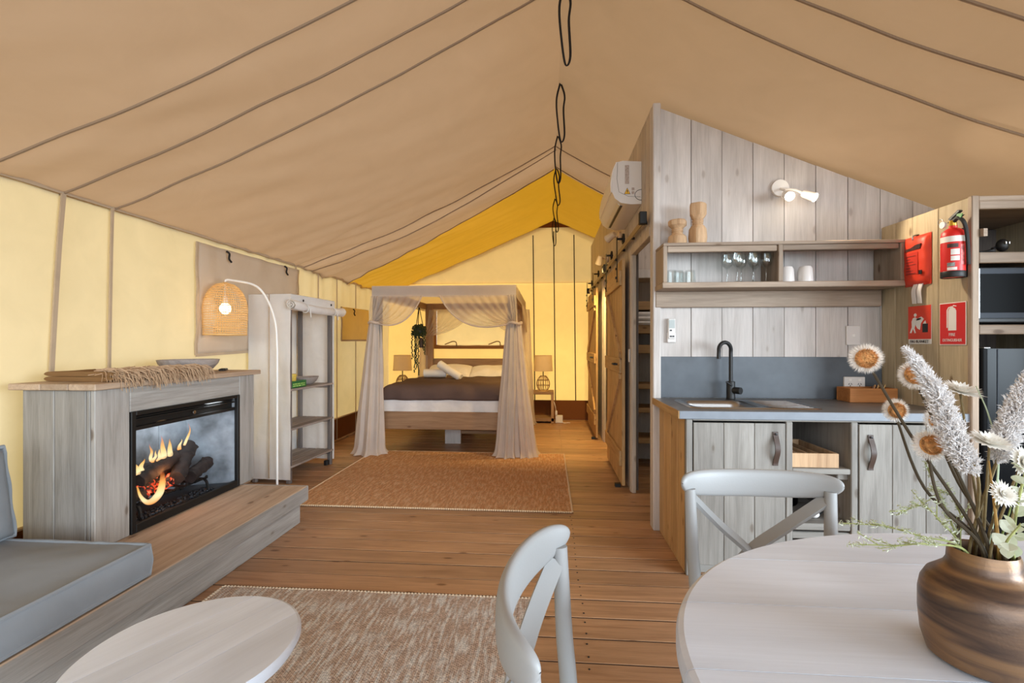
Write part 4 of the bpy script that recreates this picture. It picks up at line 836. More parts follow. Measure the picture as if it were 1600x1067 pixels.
def ember_mat():
    m, nt, n, bs, out = newmat('embers'); L = nt.links.new
    tc = N(nt, 'ShaderNodeTexCoord'); no = N(nt, 'ShaderNodeTexNoise', Scale=34, Detail=4); L(tc.outputs['Object'], no.inputs['Vector'])
    bs.inputs['Base Color'].default_value = (.03, .02, .018, 1); bs.inputs['Roughness'].default_value = .95
    r = ramp(nt, [(.44, (0, 0, 0, 1)), (.53, (.9, .05, .01, 1)), (.66, (1, .30, .12, 1))], no.outputs[0]); L(r.outputs[0], bs.inputs['Emission Color']); bs.inputs['Emission Strength'].default_value = 1.6
    return m
EMB = ember_mat()
em = MB()
for k in range(46): em.ball((R(-2.40, -2.26), R(2.50, 2.80), R(.385, .44)), R(.018, .034), R(.018, .034), R(.014, .026), 6, 4)
solo('embers', em, EMB, 'glowing red embers between the logs', 'embers', kind='stuff')
def log(a, b, r, label, mat=CHAR):
    a, b = V(a), V(b); mb = MB(); n = 22; k = 16; ax = (b - a).normalized(); o = ax.orthogonal().normalized(); bi = ax.cross(o); sd = R(0, 50); vs = []
    for i in range(k):
        p = a.lerp(b, i / (k - 1))
        for j in range(n):
            th = 2 * pi * j / n; rr = r * (1 + .28 * noise.noise(V((cos(th) * 1.6, sin(th) * 1.6, i * .6 + sd))) + .13 * noise.noise(V((cos(th) * 6, sin(th) * 6, i * 1.3 + sd))))
            vs.append(p + (o * cos(th) + bi * sin(th)) * rr)
    fs = [(i * n + j, i * n + (j + 1) % n, (i + 1) * n + (j + 1) % n, (i + 1) * n + j) for i in range(k - 1) for j in range(n)] + [tuple(range(n))[::-1], tuple((k - 1) * n + j for j in range(n))]
    solo('log', mb.add(vs, fs), mat, label, 'log', 'logs on the fire', ang=50)
log((-2.43, 2.43, .47), (-2.42, 2.98, .48), .055, 'charred back log lying along the fire grate')
log((-2.28, 2.40, .405), (-2.37, 2.72, .405), .038, 'low charred log with the big curled flame in front')
log((-2.31, 2.52, .475), (-2.34, 2.82, .545), .040, 'charred upper log under the tall middle flames')
log((-2.26, 2.74, .430), (-2.40, 3.02, .57), .044, 'steep charred log glowing red along one side')
log((-2.27, 2.86, .410), (-2.30, 3.06, .455), .040, 'short charred log at the far end of the grate')
log((-2.36, 2.40, .50), (-2.40, 2.50, .47), .05, 'charred log stub nearest the daybed end of the grate')
def flame_mat():
    m, nt, n, bs, out = newmat('flame'); L = nt.links.new
    tc = N(nt, 'ShaderNodeTexCoord'); sp = N(nt, 'ShaderNodeSeparateXYZ'); L(tc.outputs['Generated'], sp.inputs[0])
    r = ramp(nt, [(0, (1, .34, .06, 1)), (.25, (1, .80, .42, 1)), (.6, (1, .52, .13, 1)), (1, (.9, .13, .02, 1))], sp.outputs[2])
    lw = N(nt, 'ShaderNodeLayerWeight', Blend=.4); fade = ramp(nt, [(0, (.95, .95, .95, 1)), (.5, (.8, .8, .8, 1)), (1, (.06, .06, .06, 1))], sp.outputs[2])
    inv = N(nt, 'ShaderNodeMath', operation='SUBTRACT'); inv.inputs[0].default_value = 1; L(lw.outputs['Facing'], inv.inputs[1])
    mu = N(nt, 'ShaderNodeMath', operation='MULTIPLY'); L(fade.outputs[0], mu.inputs[0]); L(inv.outputs[0], mu.inputs[1])
    e = N(nt, 'ShaderNodeEmission', Strength=2.0); L(r.outputs[0], e.inputs[0]); t_ = N(nt, 'ShaderNodeBsdfTransparent'); x = N(nt, 'ShaderNodeMixShader')
    L(mu.outputs[0], x.inputs[0]); L(t_.outputs[0], x.inputs[1]); L(e.outputs[0], x.inputs[2]); L(x.outputs[0], out.inputs['Surface']); return m
FLM = flame_mat()
def tongue(mb, x, y, z, h, w, lean):
    pts = []; rs = []
    for i in range(12):
        s = i / 11; pts.append((x + .01 * sin(s * 5 + y * 30), y + lean * s + .012 * sin(s * 7 + y * 40) * s, z + h * s)); wi = w * (s + .12) ** .35 * (1 - s) ** 1.1 * 1.3 + .0004; rs.append((wi * .55, wi))
    mb.tube(pts, rs, 12, True, (1, 0, 0))
ft = []
for (lb, c) in (('low double flame nearest the daybed', ((2.53, .50, .12, .03, -.01), (2.57, .50, .09, .025, .012))), ('tall bright flame in the middle of the logs', ((2.72, .54, .16, .030, -.008), (2.765, .55, .12, .028, .02), (2.69, .55, .07, .02, 0))), ('thin flame on the steep log', ((2.90, .60, .14, .015, .035), (2.86, .58, .07, .022, -.01))), ('small dim flame between the low and the tall ones', ((2.645, .56, .11, .016, -.025), (2.655, .55, .07, .016, .01)))):
    mb = MB()
    for (y, z, h, w, ln) in c: tongue(mb, -2.33, y, z, h, w, ln)
    solo('flame', mb, FLM, lb, 'flame', 'flames on the logs', ang=180)
mb = MB(); pts = bez([(-2.235, 2.435, .475), (-2.23, 2.45, .42), (-2.225, 2.485, .375), (-2.225, 2.53, .37), (-2.225, 2.575, .40), (-2.23, 2.60, .455), (-2.235, 2.605, .51)], 5)
mb.tube(pts, [(.004 + .014 * sin(pi * (i / (len(pts) - 1)) ** 1.2) * .6 + .008 * (i / len(pts)), .004 + .018 * sin(pi * (i / (len(pts) - 1)) ** 1.6)) for i in range(len(pts))], 12, True, (1, 0, 0))
solo('flame', mb, FLM, 'big curled flame licking round the front log', 'flame', 'flames on the logs', ang=180)
lamp('fire_glow', 'POINT', (-2.26, 2.66, .50), 2.2, (1, .42, .14), shadow_soft_size=.06)
lamp('insert_light', 'AREA', (-2.33, 2.85, .868), 3, (.86, .94, 1), target=(-2.38, 2.90, 0), shape='RECTANGLE', size=.5, size_y=.12)

# things on the mantel
t = thing('throw', 'folded brown wool throw with a shaggy fringe hanging over the mantel edge', 'blanket', (-2.36, 2.45, 1.06))
def slabfold(z0, z1, seed):
    def f(u, v):
        a = 2 * pi * u; cx = cos(a); cz = sin(a); y = 2.24 + .50 * v; w = .19 * (1 + .03 * noise.noise(V((y * 5, seed, 2))))
        x = -2.375 + w * math.copysign(abs(cx) ** .35, cx); z = (z0 + z1) / 2 + (z1 - z0) / 2 * math.copysign(abs(cz) ** .6, cz) * (1 - .9 * abs(cx) ** 14) + .003 * noise.noise(V((x * 12, y * 9, seed)))
        return (x, y, z)
    return f
part('lower_fold', MB().grid(28, 10, slabfold(1.061, 1.088, 1), True), THROW, t, ang=60); part('upper_fold', MB().grid(28, 10, slabfold(1.086, 1.112, 5), True), THROW, t, ang=60)
for v in (0, 1):
    for z0, z1, sd in ((1.061, 1.088, 1), (1.086, 1.112, 5)):
        f = slabfold(z0, z1, sd); ring = [f(u / 28, v) for u in range(28)]; part('fold_end', MB().add(ring, [tuple(range(28))]), THROW, t, smooth=False)
fr = MB()
for k in range(1500):
    y = R(2.245, 2.86); z = R(1.070, 1.120); x = R(-2.27, -2.145); ln = R(.035, .085); dy = R(-.035, .04)
    fr.tube([(x - .045, y - dy * .6, z + R(-.004, .006)), (x, y, z + R(.0, .012)), (x + ln * .45, y + dy * .6, z - ln * .12), (x + ln * .6, y + dy, z - ln * R(.35, .95))], [.0020, .0022, .0020, .0012], 3)
part('fringe', fr, FRINGE, t, kind='stuff', label='pale shaggy fringe')
t = thing('dough_bowl', 'shallow grey-grained wooden bowl on the mantel beside the throw', 'bowl', (-2.42, 3.02, 1.06))
part('bowl', MB().lathe([(0, 0), (.10, 0), (.16, .025), (.195, .062), (.205, .088), (.197, .088), (.185, .065), (.15, .035), (.09, .014), (0, .012)], (-2.40, 3.02, 1.061), 40, sx=.78, sy=1.0), BOWLW, t, ang=50)
t = thing('fire_remote', 'slim black remote lying at the far end of the mantel', 'remote', (-2.33, 3.29, 1.06)); part('body', MB().box(-.022, .022, -.07, .07, 0, .013, b=.004, M=Matrix.Translation((-2.36, 3.30, 1.061)) @ Matrix.Rotation(.5, 4, 'Z')), BLACK, t)
part('button_pad', MB().box(-.015, .015, -.05, .03, .0125, .0145, b=.001, M=Matrix.Translation((-2.36, 3.30, 1.061)) @ Matrix.Rotation(.5, 4, 'Z')), BLACKG, t)

# daybed mattress and cushion
def boxcushion(x0, x1, y0, y1, z0, z1, mat, t, nm, r=.02, seed=0, dimple=.012, crown=.012):
    nx, ny = 30, 60
    def top(u, v):
        x = x0 + (x1 - x0) * u; y = y0 + (y1 - y0) * v
        e = min(u, 1 - u, (v if v < .5 else 1 - v) * (y1 - y0) / (x1 - x0)); c = crown * sstep(0, .25, e)
        w = dimple * noise.noise(V((x * 2.2, y * 2.6, seed))) * sstep(0, .12, e) + .004 * noise.noise(V((x * 9, y * 4, seed + 4)))
        w -= .010 * sstep(.0, .10, e) * (1 - sstep(.10, .3, e)) * (.5 + .5 * sin(y * 34 + 3 * x)) * noise.noise(V((y * 3, 1, seed)))
        return (x, y, z1 + c + w)
    mb = MB().grid(nx, ny, top); 
    def side(p0, p1, nrm):
        p0, p1, nrm = V(p0), V(p1), V(nrm)
        def f(u, v):
            p = p0.lerp(p1, u); z = z0 + (z1 - z0) * v
            return p + nrm * (.012 * sin(pi * v) + .004 * noise.noise(V((p.x * 6 + p.y * 6, z * 12, seed)))) + V((0, 0, z))
        return MB().grid(40, 8, f)
    for p0, p1, nn in (((x1, y0, 0), (x1, y1, 0), (1, 0, 0)), ((x1, y1, 0), (x0, y1, 0), (0, 1, 0)), ((x0, y1, 0), (x0, y0, 0), (-1, 0, 0)), ((x0, y0, 0), (x1, y0, 0), (0, -1, 0))):
        q = side(p0, p1, nn); mb.add(q.v, q.f)
    mb.add([(x0, y0, z0), (x0, y1, z0), (x1, y1, z0), (x1, y0, z0)], [(0, 1, 2, 3)])
    p = part(nm, mb, mat, t, ang=50)
    c = [(x0, y0), (x1, y0), (x1, y1), (x0, y1), (x0, y0)]
    for z in (z1, z0 + .004):
        pp = []
        for (ax, ay), (bx, by) in zip(c[:-1], c[1:]):
            for k in range(30): pp.append((ax + (bx - ax) * k / 30, ay + (by - ay) * k / 30, z + .003 * noise.noise(V((ax + bx * k, ay + by * k, seed)))))
        pp.append(pp[0]); pr_ = MB().tube(pp, .0085, 6)
        part('flange_seam', pr_, mat, p)
    for (px, py) in c[:4]: part('flange_seam', MB().tube([(px, py, z0), (px + .006, py + .006, (z0 + z1) / 2), (px, py, z1)], .007, 6), mat, p)
t = thing('daybed_mattress', 'long grey canvas daybed mattress with flanged seams on the plinth', 'mattress', (-2.2, .6, .25))
boxcushion(-2.70, -1.715, -.9, 1.93, .258, .385, GREYC, t, 'mattress', seed=3, dimple=.022)
t = thing('back_cushion', 'grey canvas back cushion leaning on the yellow side wall', 'cushion', (-2.5, 1.5, .39))
Mc = Matrix.Translation((-2.425, 1.50, .590)) @ Matrix.Rotation(radians(82), 4, 'Y')
sc_ = soft(-.20, .20, -.47, .47, -.085, .085, n=7, seed=2, amp=.012); sc_.v = [tuple(Mc @ V(p)) for p in sc_.v]
p_ = part('cushion', sc_, GREYC, t, ang=180)
loop = [(-.2, -.47), (.2, -.47), (.2, .47), (-.2, .47), (-.2, -.47)]; pp = []
for (ax, ay), (bx, by) in zip(loop[:-1], loop[1:]):
    for k in range(14): pp.append(Mc @ V((ax + (bx - ax) * k / 14, ay + (by - ay) * k / 14, .004 * sin(k))))
pp.append(pp[0]); part('flange', MB().tube(pp, (.010), 6), GREYC, p_)

# arc lamp with rattan shade
t = thing('arc_floor_lamp', 'white arc floor lamp with lit rattan bell shade beside the fireplace', 'lamp', (-2.22, 3.72, 0))
LP = V((-2.20, 3.72, 0)); LS = AY(352, 480, 3.62); ztop = AY(352, 440, 3.62).z
part('base', MB().lathe([(0, 0), (.13, 0), (.13, .012), (.02, .02), (0, .02)], LP, 28), WHITEM, t)
arc = [(LP.x, LP.y, .02), (LP.x, LP.y, .9)] + [tuple(p) for p in bez([(LP.x, LP.y, 1.2), (LP.x - .012, LP.y - .005, 1.42), (LP.x - .06, LP.y - .03, 1.60), (LP.x - .14, LP.y - .07, 1.72), (LS.x + .04, LS.y + .01, 1.763), (LS.x, LS.y, 1.760)], 6)]
part('pole', MB().tube(arc, .009, 8), WHITEM, t); part('drop', MB().tube([(LS.x, LS.y, 1.762), (LS.x, LS.y, ztop - .16)], .006, 6), WHITEM, t)
rs_ = lambda h: .155 * min(1, (max(0, (1 - ((h - .50) / .50) ** 2)) ** .5 if h > .5 else 1)) if h > .5 else .150 + .008 * h * 2
H_ = ztop - AY(352, 523, 3.62).z
wv = MB(); nh = 22
def shp(h, a): r = max(.012, rs_(h)); return V((LS.x + r * cos(a), LS.y + r * sin(a), ztop - H_ + H_ * h * .985))
for k in range(nh + 1):
    h = k / nh; wv.tube([shp(h, 2 * pi * j / 40 + .0) + V((0, 0, .0015 * (-1) ** j)) for j in range(41)], .0028 if k % 3 else .0038, 4, False)
for k in range(54): wv.tube([shp(j / 18, 2 * pi * k / 54 + .006 * (-1) ** j) for j in range(19)], .0022, 4, False)
part('rattan_shade', wv, RATTAN, t, kind='stuff', label='woven rattan bell shade'); part('shade_rim', MB().tube([shp(0, 2 * pi * j / 40) for j in range(41)], .006, 6, False), RATTAN, t)
part('socket', MB().lathe([(0, .0), (.018, 0), (.018, -.05), (.022, -.06), (0, -.06)], (LS.x, LS.y, ztop - .12), 16), WHITEM, t)
part('bulb', MB().ball((LS.x, LS.y, ztop - .215), .042, .042, .045, 18, 10), emit('warm_bulb', (255, 232, 190), 14), t); lamp('bulb_glow', 'POINT', (LS.x, LS.y, ztop - .215), 17, (1, .80, .52), shadow_soft_size=.045)

# cotton covered shelf
t = thing('fabric_wardrobe', 'tall shelf rack in a white cotton cover with its front rolled up', 'wardrobe', (-2.5, 4.48, 0))
X0, X1, Y0, Y1, ZT = -2.675, -2.275, 4.10, 4.86, 1.70
for x in (X0 + .02, X1 - .045):
    for y in (Y0 + .015, Y1 - .045): part('post', BX(x, x + .04, y, y + .035, 0, ZT - .02), DARKZ, t)
for z in (.14, .475, .83):
    sb = part('shelf', BX(X0 + .02, X1 - .005, Y0 + .018, Y0 + .045, z - .03, z, b=.002), DARKY, t); part('cross_bar', BX(X0 + .02, X1 - .005, Y1 - .045, Y1 - .018, z - .03, z, b=.002), DARKY, sb)
    for k in range(4):
        x = X0 + .025 + k * .098; part('slat', BX(x, x + .088, Y0 + .015, Y1 - .015, z + .001, z + .020, b=.003), DARKY, sb)
part('top_bar', BX(X0 + .02, X1 - .005, Y0 + .015, Y0 + .045, ZT - .06, ZT - .02), DARKZ, t); part('foot_block', BX(X1 - .06, X1 - .02, Y1 - .09, Y1 - .04, 0, .05), BLACK, t)
def coverside(p0, p1, z0, z1, nrm, amp, seed):
    p0, p1, nrm = V(p0), V(p1), V(nrm)
    return MB().grid(16, 36, lambda u, v: p0.lerp(p1, u) + nrm * (amp * noise.noise(V((u * 3 + seed, v * 6, seed))) + amp * .7 * noise.noise(V((u * 9, v * 4 + u * 3, seed))) * (1.2 - v)) + V((0, 0, z0 + (z1 - z0) * v)))
cv = part('cotton_cover', coverside((X0, Y0, 0), (X1 + .012, Y0 - .004, 0), .04, ZT, (0, -1, 0), .012, 2), COVER, t, ang=180)
part('cover_side', coverside((X1 + .005, Y1 + .004, 0), (X0, Y1, 0), .05, ZT, (0, 1, 0), .01, 5), COVER, cv, ang=180); part('cover_back', coverside((X0 - .004, Y0, 0), (X0 - .004, Y1, 0), .05, ZT, (-1, 0, 0), .004, 8), COVER, cv, ang=180)
part('cover_top', MB().grid(10, 14, lambda u, v: (X0 + (X1 + .012 - X0) * u, Y0 - .004 + (Y1 + .008 - Y0) * v, ZT + .006 * sin(pi * u) * noise.noise(V((u * 3, v * 4, 2))) + .002)), COVER, cv, ang=180)
part('valance', coverside((X1 + .012, Y0 - .004, 0), (X1 + .012, Y1 + .004, 0), ZT - .10, ZT, (1, 0, 0), .004, 3), COVER, cv, ang=180)
seamx = X0 + .21; part('cover_seam', MB().strap([(seamx, Y0 - .010, .05 + k * .165) for k in range(11)], .006, .004, (1, 0, 0)), SEAM, cv)
def roll(u, v):
    a = 2 * pi * u; y = Y0 - .03 + (Y1 - Y0 + .16) * v; r = .046 * (1 - .18 * sin(pi * v)) * (1 - .35 * math.exp(-((v - .24) / .04) ** 2) - .35 * math.exp(-((v - .78) / .04) ** 2)) * (1 + .12 * noise.noise(V((cos(a) * 2, sin(a) * 2, v * 6))))
    return (X1 + .035 + r * cos(a) + .01 * sin(v * 4), y, ZT - .095 - .012 * v - .02 * sin(pi * v) + r * sin(a))
part('rolled_flap', MB().grid(22, 40, roll, True), COVER, t, ang=180)
sp_ = [(X1 + .035 + (.044 - .0016 * k) * cos(k * .55), Y0 - .032, ZT - .095 + (.044 - .0016 * k) * sin(k * .55)) for k in range(26)]; part('roll_end', MB().strap(sp_, .012, .004, (0, 1, 0)), COVER, t)
for v in (.24, .78):
    y = Y0 - .03 + (Y1 - Y0 + .16) * v
    part('tie', MB().tube([(X1 + .035 + .036 * cos(a * pi / 8), y, ZT - .115 + .040 * sin(a * pi / 8)) for a in range(17)] + [(X1 + .085, y, ZT - .12), (X1 + .085, y + .01, ZT - .20)], .005, 5), COVER, t); part('tie_toggle', MB().ball((X1 + .022, y - .01, ZT - .045), .007, .007, .012, 8, 6), STRAP, t)
t.rotation_euler = (0, 0, -.07)
GT = .851
t = thing('game_box', 'green boxed game on the middle shelf of the white wardrobe', 'box', (-2.33, 4.3, GT)); part('box', BX(-2.42, -2.31, 4.13, 4.40, GT, GT + .062, b=.002), plain('game_green', (34, 104, 52), .45, var=.15, vscale=30), t)
for k in range(2): part('print_panel', MB().box(-2.3105, -2.3085, 4.16, 4.37, GT + .012 + k * .018, GT + .022 + k * .018), plain('game_print', (150, 190, 96), .5, var=.7, vscale=70), t)
solo('tin', MB().lathe([(0, 0), (.05, 0), (.052, .004), (.052, .045), (.054, .046), (.054, .06), (.05, .064), (0, .064)], (-2.37, 4.22, GT + .063), 24), plain('tin_yellow', (206, 176, 78), .4, var=.25, vscale=30), 'yellow round tin on top of the green game box', 'tin')
solo('shelf_bowl', MB().lathe([(0, 0), (.06, 0), (.10, .03), (.125, .075), (.118, .075), (.09, .035), (.05, .012), (0, .01)], (-2.42, 4.60, GT), 32, sx=.85, sy=1.35), BOWLW, 'long grey wooden bowl on the middle shelf of the white wardrobe', 'bowl', ang=50)

# ================================================================== RUGS
def rug(name, x0, x1, y0, y1, mat, label, edge):
    t = thing(name, label, 'rug', ((x0 + x1) / 2, (y0 + y1) / 2, 0), group=None)
    def f(u, v): x = x0 + (x1 - x0) * u + .006 * noise.noise(V((v * 9, 1, x0))) * (2 * u - 1); y = y0 + (y1 - y0) * v + .008 * noise.noise(V((u * 9, 3, x0))); return (x, y, .012 + .0025 * noise.noise(V((x * 5, y * 5, 1))))
    part('pile', MB().grid(60, 60, f), mat, t, ang=180)
    kb = MB(); pts = [f(k / 160, 0) for k in range(161)]; 
    def bead(P0, P1, n):
        for k in range(n):
            p = V(P0).lerp(V(P1), (k + .5) / n); kb.ball((p.x, p.y, .009), .009, .008, .008, 6, 4)
    bead((x0, y0, 0), (x1, y0, 0), int((x1 - x0) / .017)); bead((x0, y1, 0), (x1, y1, 0), int((x1 - x0) / .017)); bead((x0, y0, 0), (x0, y1, 0), int((y1 - y0) / .017)); bead((x1, y0, 0), (x1, y1, 0), int((y1 - y0) / .017))
    part('bound_edge', kb, edge, t, kind='stuff'); part('backing', MB().box(x0 + .01, x1 - .01, y0 + .01, y1 - .01, .001, .008), edge, t)
EDGE = plain('jute_edge', (206, 186, 160), .95)
rug('jute_rug', -1.66, -.085, -.4, 2.325, rugmat('jute_near', (236, 210, 188), (212, 182, 160), (246, 240, 232), 62, 90), 'pale flecked jute rug under the round coffee table', EDGE)
rug('jute_rug', -2.02, .175, 3.55, 5.42, rugmat('jute_far', (255, 192, 140), (232, 168, 118), (255, 210, 164), 62, 90), 'tan jute rug on the boards in front of the canopy bed', plain('jute_edge_tan', (214, 186, 150), .95))

# ================================================================== BED
BX0, BX1, BY0, BY1 = -2.01, -.36, 5.30, 7.55
t = thing('canopy_bed', 'timber four-poster bed frame with canopy rails and headboard', 'bed', (-1.18, 6.4, 0))
for x in (BX0 + .005, BX1 - .095): part('post', BX(x, x + .09, BY0 + .005, BY0 + .095, 0, 1.90), GREYZ, t)  # front posts take grey timber so their shade is in the colour
for x in (BX0 + .045, BX1 - .135): part('post', BX(x, x + .125, BY1 - .05, BY1 + .02, 0, 1.90), BEDZ, t)
for y in (BY0 + .02, BY1 - .04): part('canopy_rail', BX(BX0 + .09, BX1 - .09, y, y + .045, 1.81, 1.90), BEDX, t)
for x in (BX0 + .02, BX1 - .065): part('canopy_rail', BX(x, x + .045, BY0 + .1, BY1 - .05, 1.81, 1.90), BEDY, t)
part('headboard', BX(BX0 + .17, BX1 - .135, BY1 - .035, BY1, .50, 1.025), BEDX, t); part('footboard', BX(BX0 + .06, BX1 - .06, 5.425, 5.46, .265, .468), BEDX, t)
for x in (BX0 + .06, BX1 - .095): part('side_board', BX(x, x + .035, 5.46, BY1 - .05, .265, .468), BEDY, t)
part('slat_base', BX(BX0 + .1, BX1 - .1, 5.46, BY1 - .05, .34, .40), BEDX, t); part('plinth', BX(-1.30, -1.10, 5.92, 5.97, 0, .34), WHITEZ, t); part('plinth', BX(-1.30, -1.10, 7.0, 7.05, 0, .34), WHITEZ, t); part('under_beam', BX(-1.10, -.45, 5.97, 6.0, .12, .16), BEDX, t)
def pth(s, a, b, r, h):          # s in 0..1 along: hang, round corner, top, round corner, hang
    L = [h, r * pi / 2, (b - a) - 2 * r, r * pi / 2, h]; T = sum(L); d = s * T
    if d < L[0]: return a, (h - d) + r
    d -= L[0]
    if d < L[1]: th = d / r; return a + r * (1 - cos(th)), r * (1 - sin(th))
    d -= L[1]
    if d < L[2]: return a + r + d, 0
    d -= L[2]
    if d < L[3]: th = d / r; return b - r + r * sin(th), r * (1 - cos(th))
    d -= L[3]; return b, r + d
def drape(x0, x1, y0, y1, z, r, hs, hf, seed, amp, nu=60, nv=50):
    def f(u, v):
        x, dx = pth(u, x0, x1, r, hs); y, dy = pth(.5 * v, y0, y1 + (y1 - y0), r, hf) if False else pth(v * .5, y0, 2 * y1 - y0, r, hf)
        q = (dx ** 3 + dy ** 3) ** (1 / 3); w = noise.noise(V((x * 3, y * 3, seed))) * amp + noise.noise(V((x * 9 + q * 4, y * 5, seed + 3))) * amp * .5
        side = min(1, q / .1)
        return (x + (w * 1.2 * side if dx > .02 else 0), y - (.012 * sin(x * 18) * side * (dy > .03)), z - q + w * (1 - side * .6))
    return MB().grid(nu, nv, f)
t = thing('bed_mattress', 'thick white mattress with fitted sheet on the canopy bed', 'mattress', (-1.18, 6.4, .40))
mt_ = drape(-1.945, -.425, 5.465, 7.50, .705, .07, .20, .20, 4, .006); part('sheet', mt_, WHITEC, t, ang=180); part('core', BX(-1.93, -.44, 5.48, 7.5, .402, .66, b=.03), WHITEC, t)
t = thing('duvet', 'dark brown duvet spread over the white mattress', 'duvet', (-1.18, 6.2, .7))
p_ = part('cover', drape(-1.975, -.395, 5.445, 6.95, .785, .13, .10, .055, 9, .022), DUVET, t, ang=180); so = p_.modifiers.new('loft', 'SOLIDIFY'); so.thickness = .02; so.offset = -1
def pillow(x0, x1, y0, y1, z0, h, tilt, label, seed):
    s_ = soft(-(x1 - x0) / 2, (x1 - x0) / 2, -(y1 - y0) / 2, (y1 - y0) / 2, -h / 2, h / 2, n=3.2, seed=seed, amp=.02)
    M_ = Matrix.Translation(((x0 + x1) / 2, (y0 + y1) / 2, z0 + h / 2)) @ Matrix.Rotation(tilt, 4, 'X'); s_.v = [tuple(M_ @ V(p)) for p in s_.v]
    return solo('pillow', s_, WHITEC, label, 'pillow', 'white pillows at the headboard', ang=180)
pillow(-1.86, -1.19, 7.02, 7.46, .735, .17, .38, 'plump white pillow at the headboard on the hanging plant side', 2); pillow(-1.20, -.50, 7.02, 7.46, .735, .15, .38, 'flatter white pillow at the headboard behind the standing towel roll', 6)
def towel(c, ln, r, rz, ry, label, seed):
    M_ = Matrix.Translation(c) @ Matrix.Rotation(rz, 4, 'Z') @ Matrix.Rotation(ry, 4, 'Y')
    t = thing('rolled_towel', label, 'towel', c, group='rolled white towels'); mb = MB(); prof = []
    mb.grid(24, 12, lambda u, v: M_ @ V((ln * (v - .5), (r + .004 * noise.noise(V((v * 5, u * 3, seed)))) * cos(2 * pi * u), r * .92 * sin(2 * pi * u))), True)
    part('roll', mb, TOWEL, t, ang=180)
    for s in (-1, 1):
        sp = [M_ @ V((s * ln * .5, (r * .96 - .0021 * k * r * 14) * cos(k * .6), (r * .9 - .0021 * k * r * 14) * sin(k * .6))) for k in range(32)]; part('rolled_end', MB().tube(sp, .0075, 5), TOWEL, t)
towel((-1.55, 6.45, .855), .30, .062, .05, 0, 'white towel roll lying flat on the brown duvet', 1); towel((-1.33, 6.36, .895), .36, .058, -.3, .50, 'white towel roll leaning across the flat towel roll', 2)

# canopy cloth
t = thing('canopy_cover', 'sheer mauve-white voile band around the top of the canopy bed', 'canopy', (-1.18, 6.4, 1.8))
def band(p0, p1, nrm, z0=1.785, z1=1.915): p0, p1, nrm = V(p0), V(p1), V(nrm); return MB().grid(30, 4, lambda u, v: p0.lerp(p1, u) + nrm * (.004 * noise.noise(V((u * 12, v * 2, 1)))) + V((0, 0, z0 + (z1 - z0) * v + .004 * noise.noise(V((u * 7, v, 6))))))
for p0, p1, nn in (((BX0, BY0, 0), (BX1, BY0, 0), (0, -1, 0)), ((BX1, BY0, 0), (BX1, BY1 + .03, 0), (1, 0, 0)), ((BX0, BY1 + .03, 0), (BX1, BY1 + .03, 0), (0, 1, 0)), ((BX0, BY0, 0), (BX0, BY1 + .03, 0), (-1, 0, 0))): part('band', band(p0, p1, nn), VOILE, t, ang=180)
part('top_sheet', MB().grid(20, 24, lambda u, v: (BX0 + (BX1 - BX0) * u, BY0 + (BY1 + .03 - BY0) * v, 1.914 - .035 * sin(pi * u) * sin(pi * v))), SHEER, t, ang=180)
def swag(mb, top_in, top_out, tie, ctrl, pleat=6, amp=.016, nu=110, nv=24, dirv=(0, 1, 0)):
    ti, to, te, c0 = V(top_in), V(top_out), V(tie), V(ctrl); dv = V(dirv); c1 = to.lerp(te, .5)
    def f(u, v):
        a = ti.lerp(to, u); c = c0.lerp(c1, u ** .75); p = a * (1 - v) ** 2 + c * 2 * v * (1 - v) + te * v * v
        return p + dv * (amp * sin(u * pl_ * 2 * pi) * (4 * v * (1 - v)) ** .6 * .9) + V((0, 0, .03 * (.5 - u) * v * v))
    pl_ = pleat; return mb.grid(nu, nv, f)
def column(mb, c, tie, bottom, w0, w1, d1, seed, ztop=1.50, nu=90, nv=40, pl=9):
    cx, cy = c
    def f(u, v):
        a = 2 * pi * u; s = 1 - v; z = .016 + (ztop - .016) * v
        w = w0 + (w1 - w0) * s ** .8; d = w0 * .8 + (d1 - w0 * .8) * s ** .8
        if z < .09: k = (1 - z / .09) ** 2; w *= 1 + .28 * k; d *= 1 + .55 * k
        m = 1 + (.20 * cos(pl * a + seed + 1.2 * noise.noise(V((a, z * 1.5, seed)))) + .09 * cos((pl * 2 + 1) * a + seed * 3)) * (.5 + .5 * s)
        m += .14 * noise.noise(V((cos(a) * 1.5 + seed, sin(a) * 1.5, z * 2.2))) * s
        x = tie[0] + (bottom[0] - tie[0]) * s ** 1.2; y = tie[1] + (bottom[1] - tie[1]) * s
        return (x + w * m * cos(a), y + d * m * sin(a), z + (.012 * noise.noise(V((a * 2, 1, seed))) if z < .05 else 0))
    return mb.grid(nu, nv, f, True)
def tieband(c, w, d): return MB().tube([(c[0] + w * cos(a * pi / 10), c[1] + d * sin(a * pi / 10), c[2] + .01 * sin(a)) for a in range(21)], (.016, .012), 6) if False else MB().tube([(c[0] + w * cos(a * pi / 10), c[1] + d * sin(a * pi / 10), c[2] + .008 * sin(a)) for a in range(21)], .015, 6)
def above(mb, top0, top1, tie, y, n=30):
    def f(u, v):
        x = (top0 + (top1 - top0) * u) * v + (tie[0] + (u - .5) * .07) * (1 - v); return (x, y - .006 + .014 * sin(u * 22) * (1 - .5 * v), tie[2] + (1.80 - tie[2]) * v)
    return mb.grid(n, 10, f)
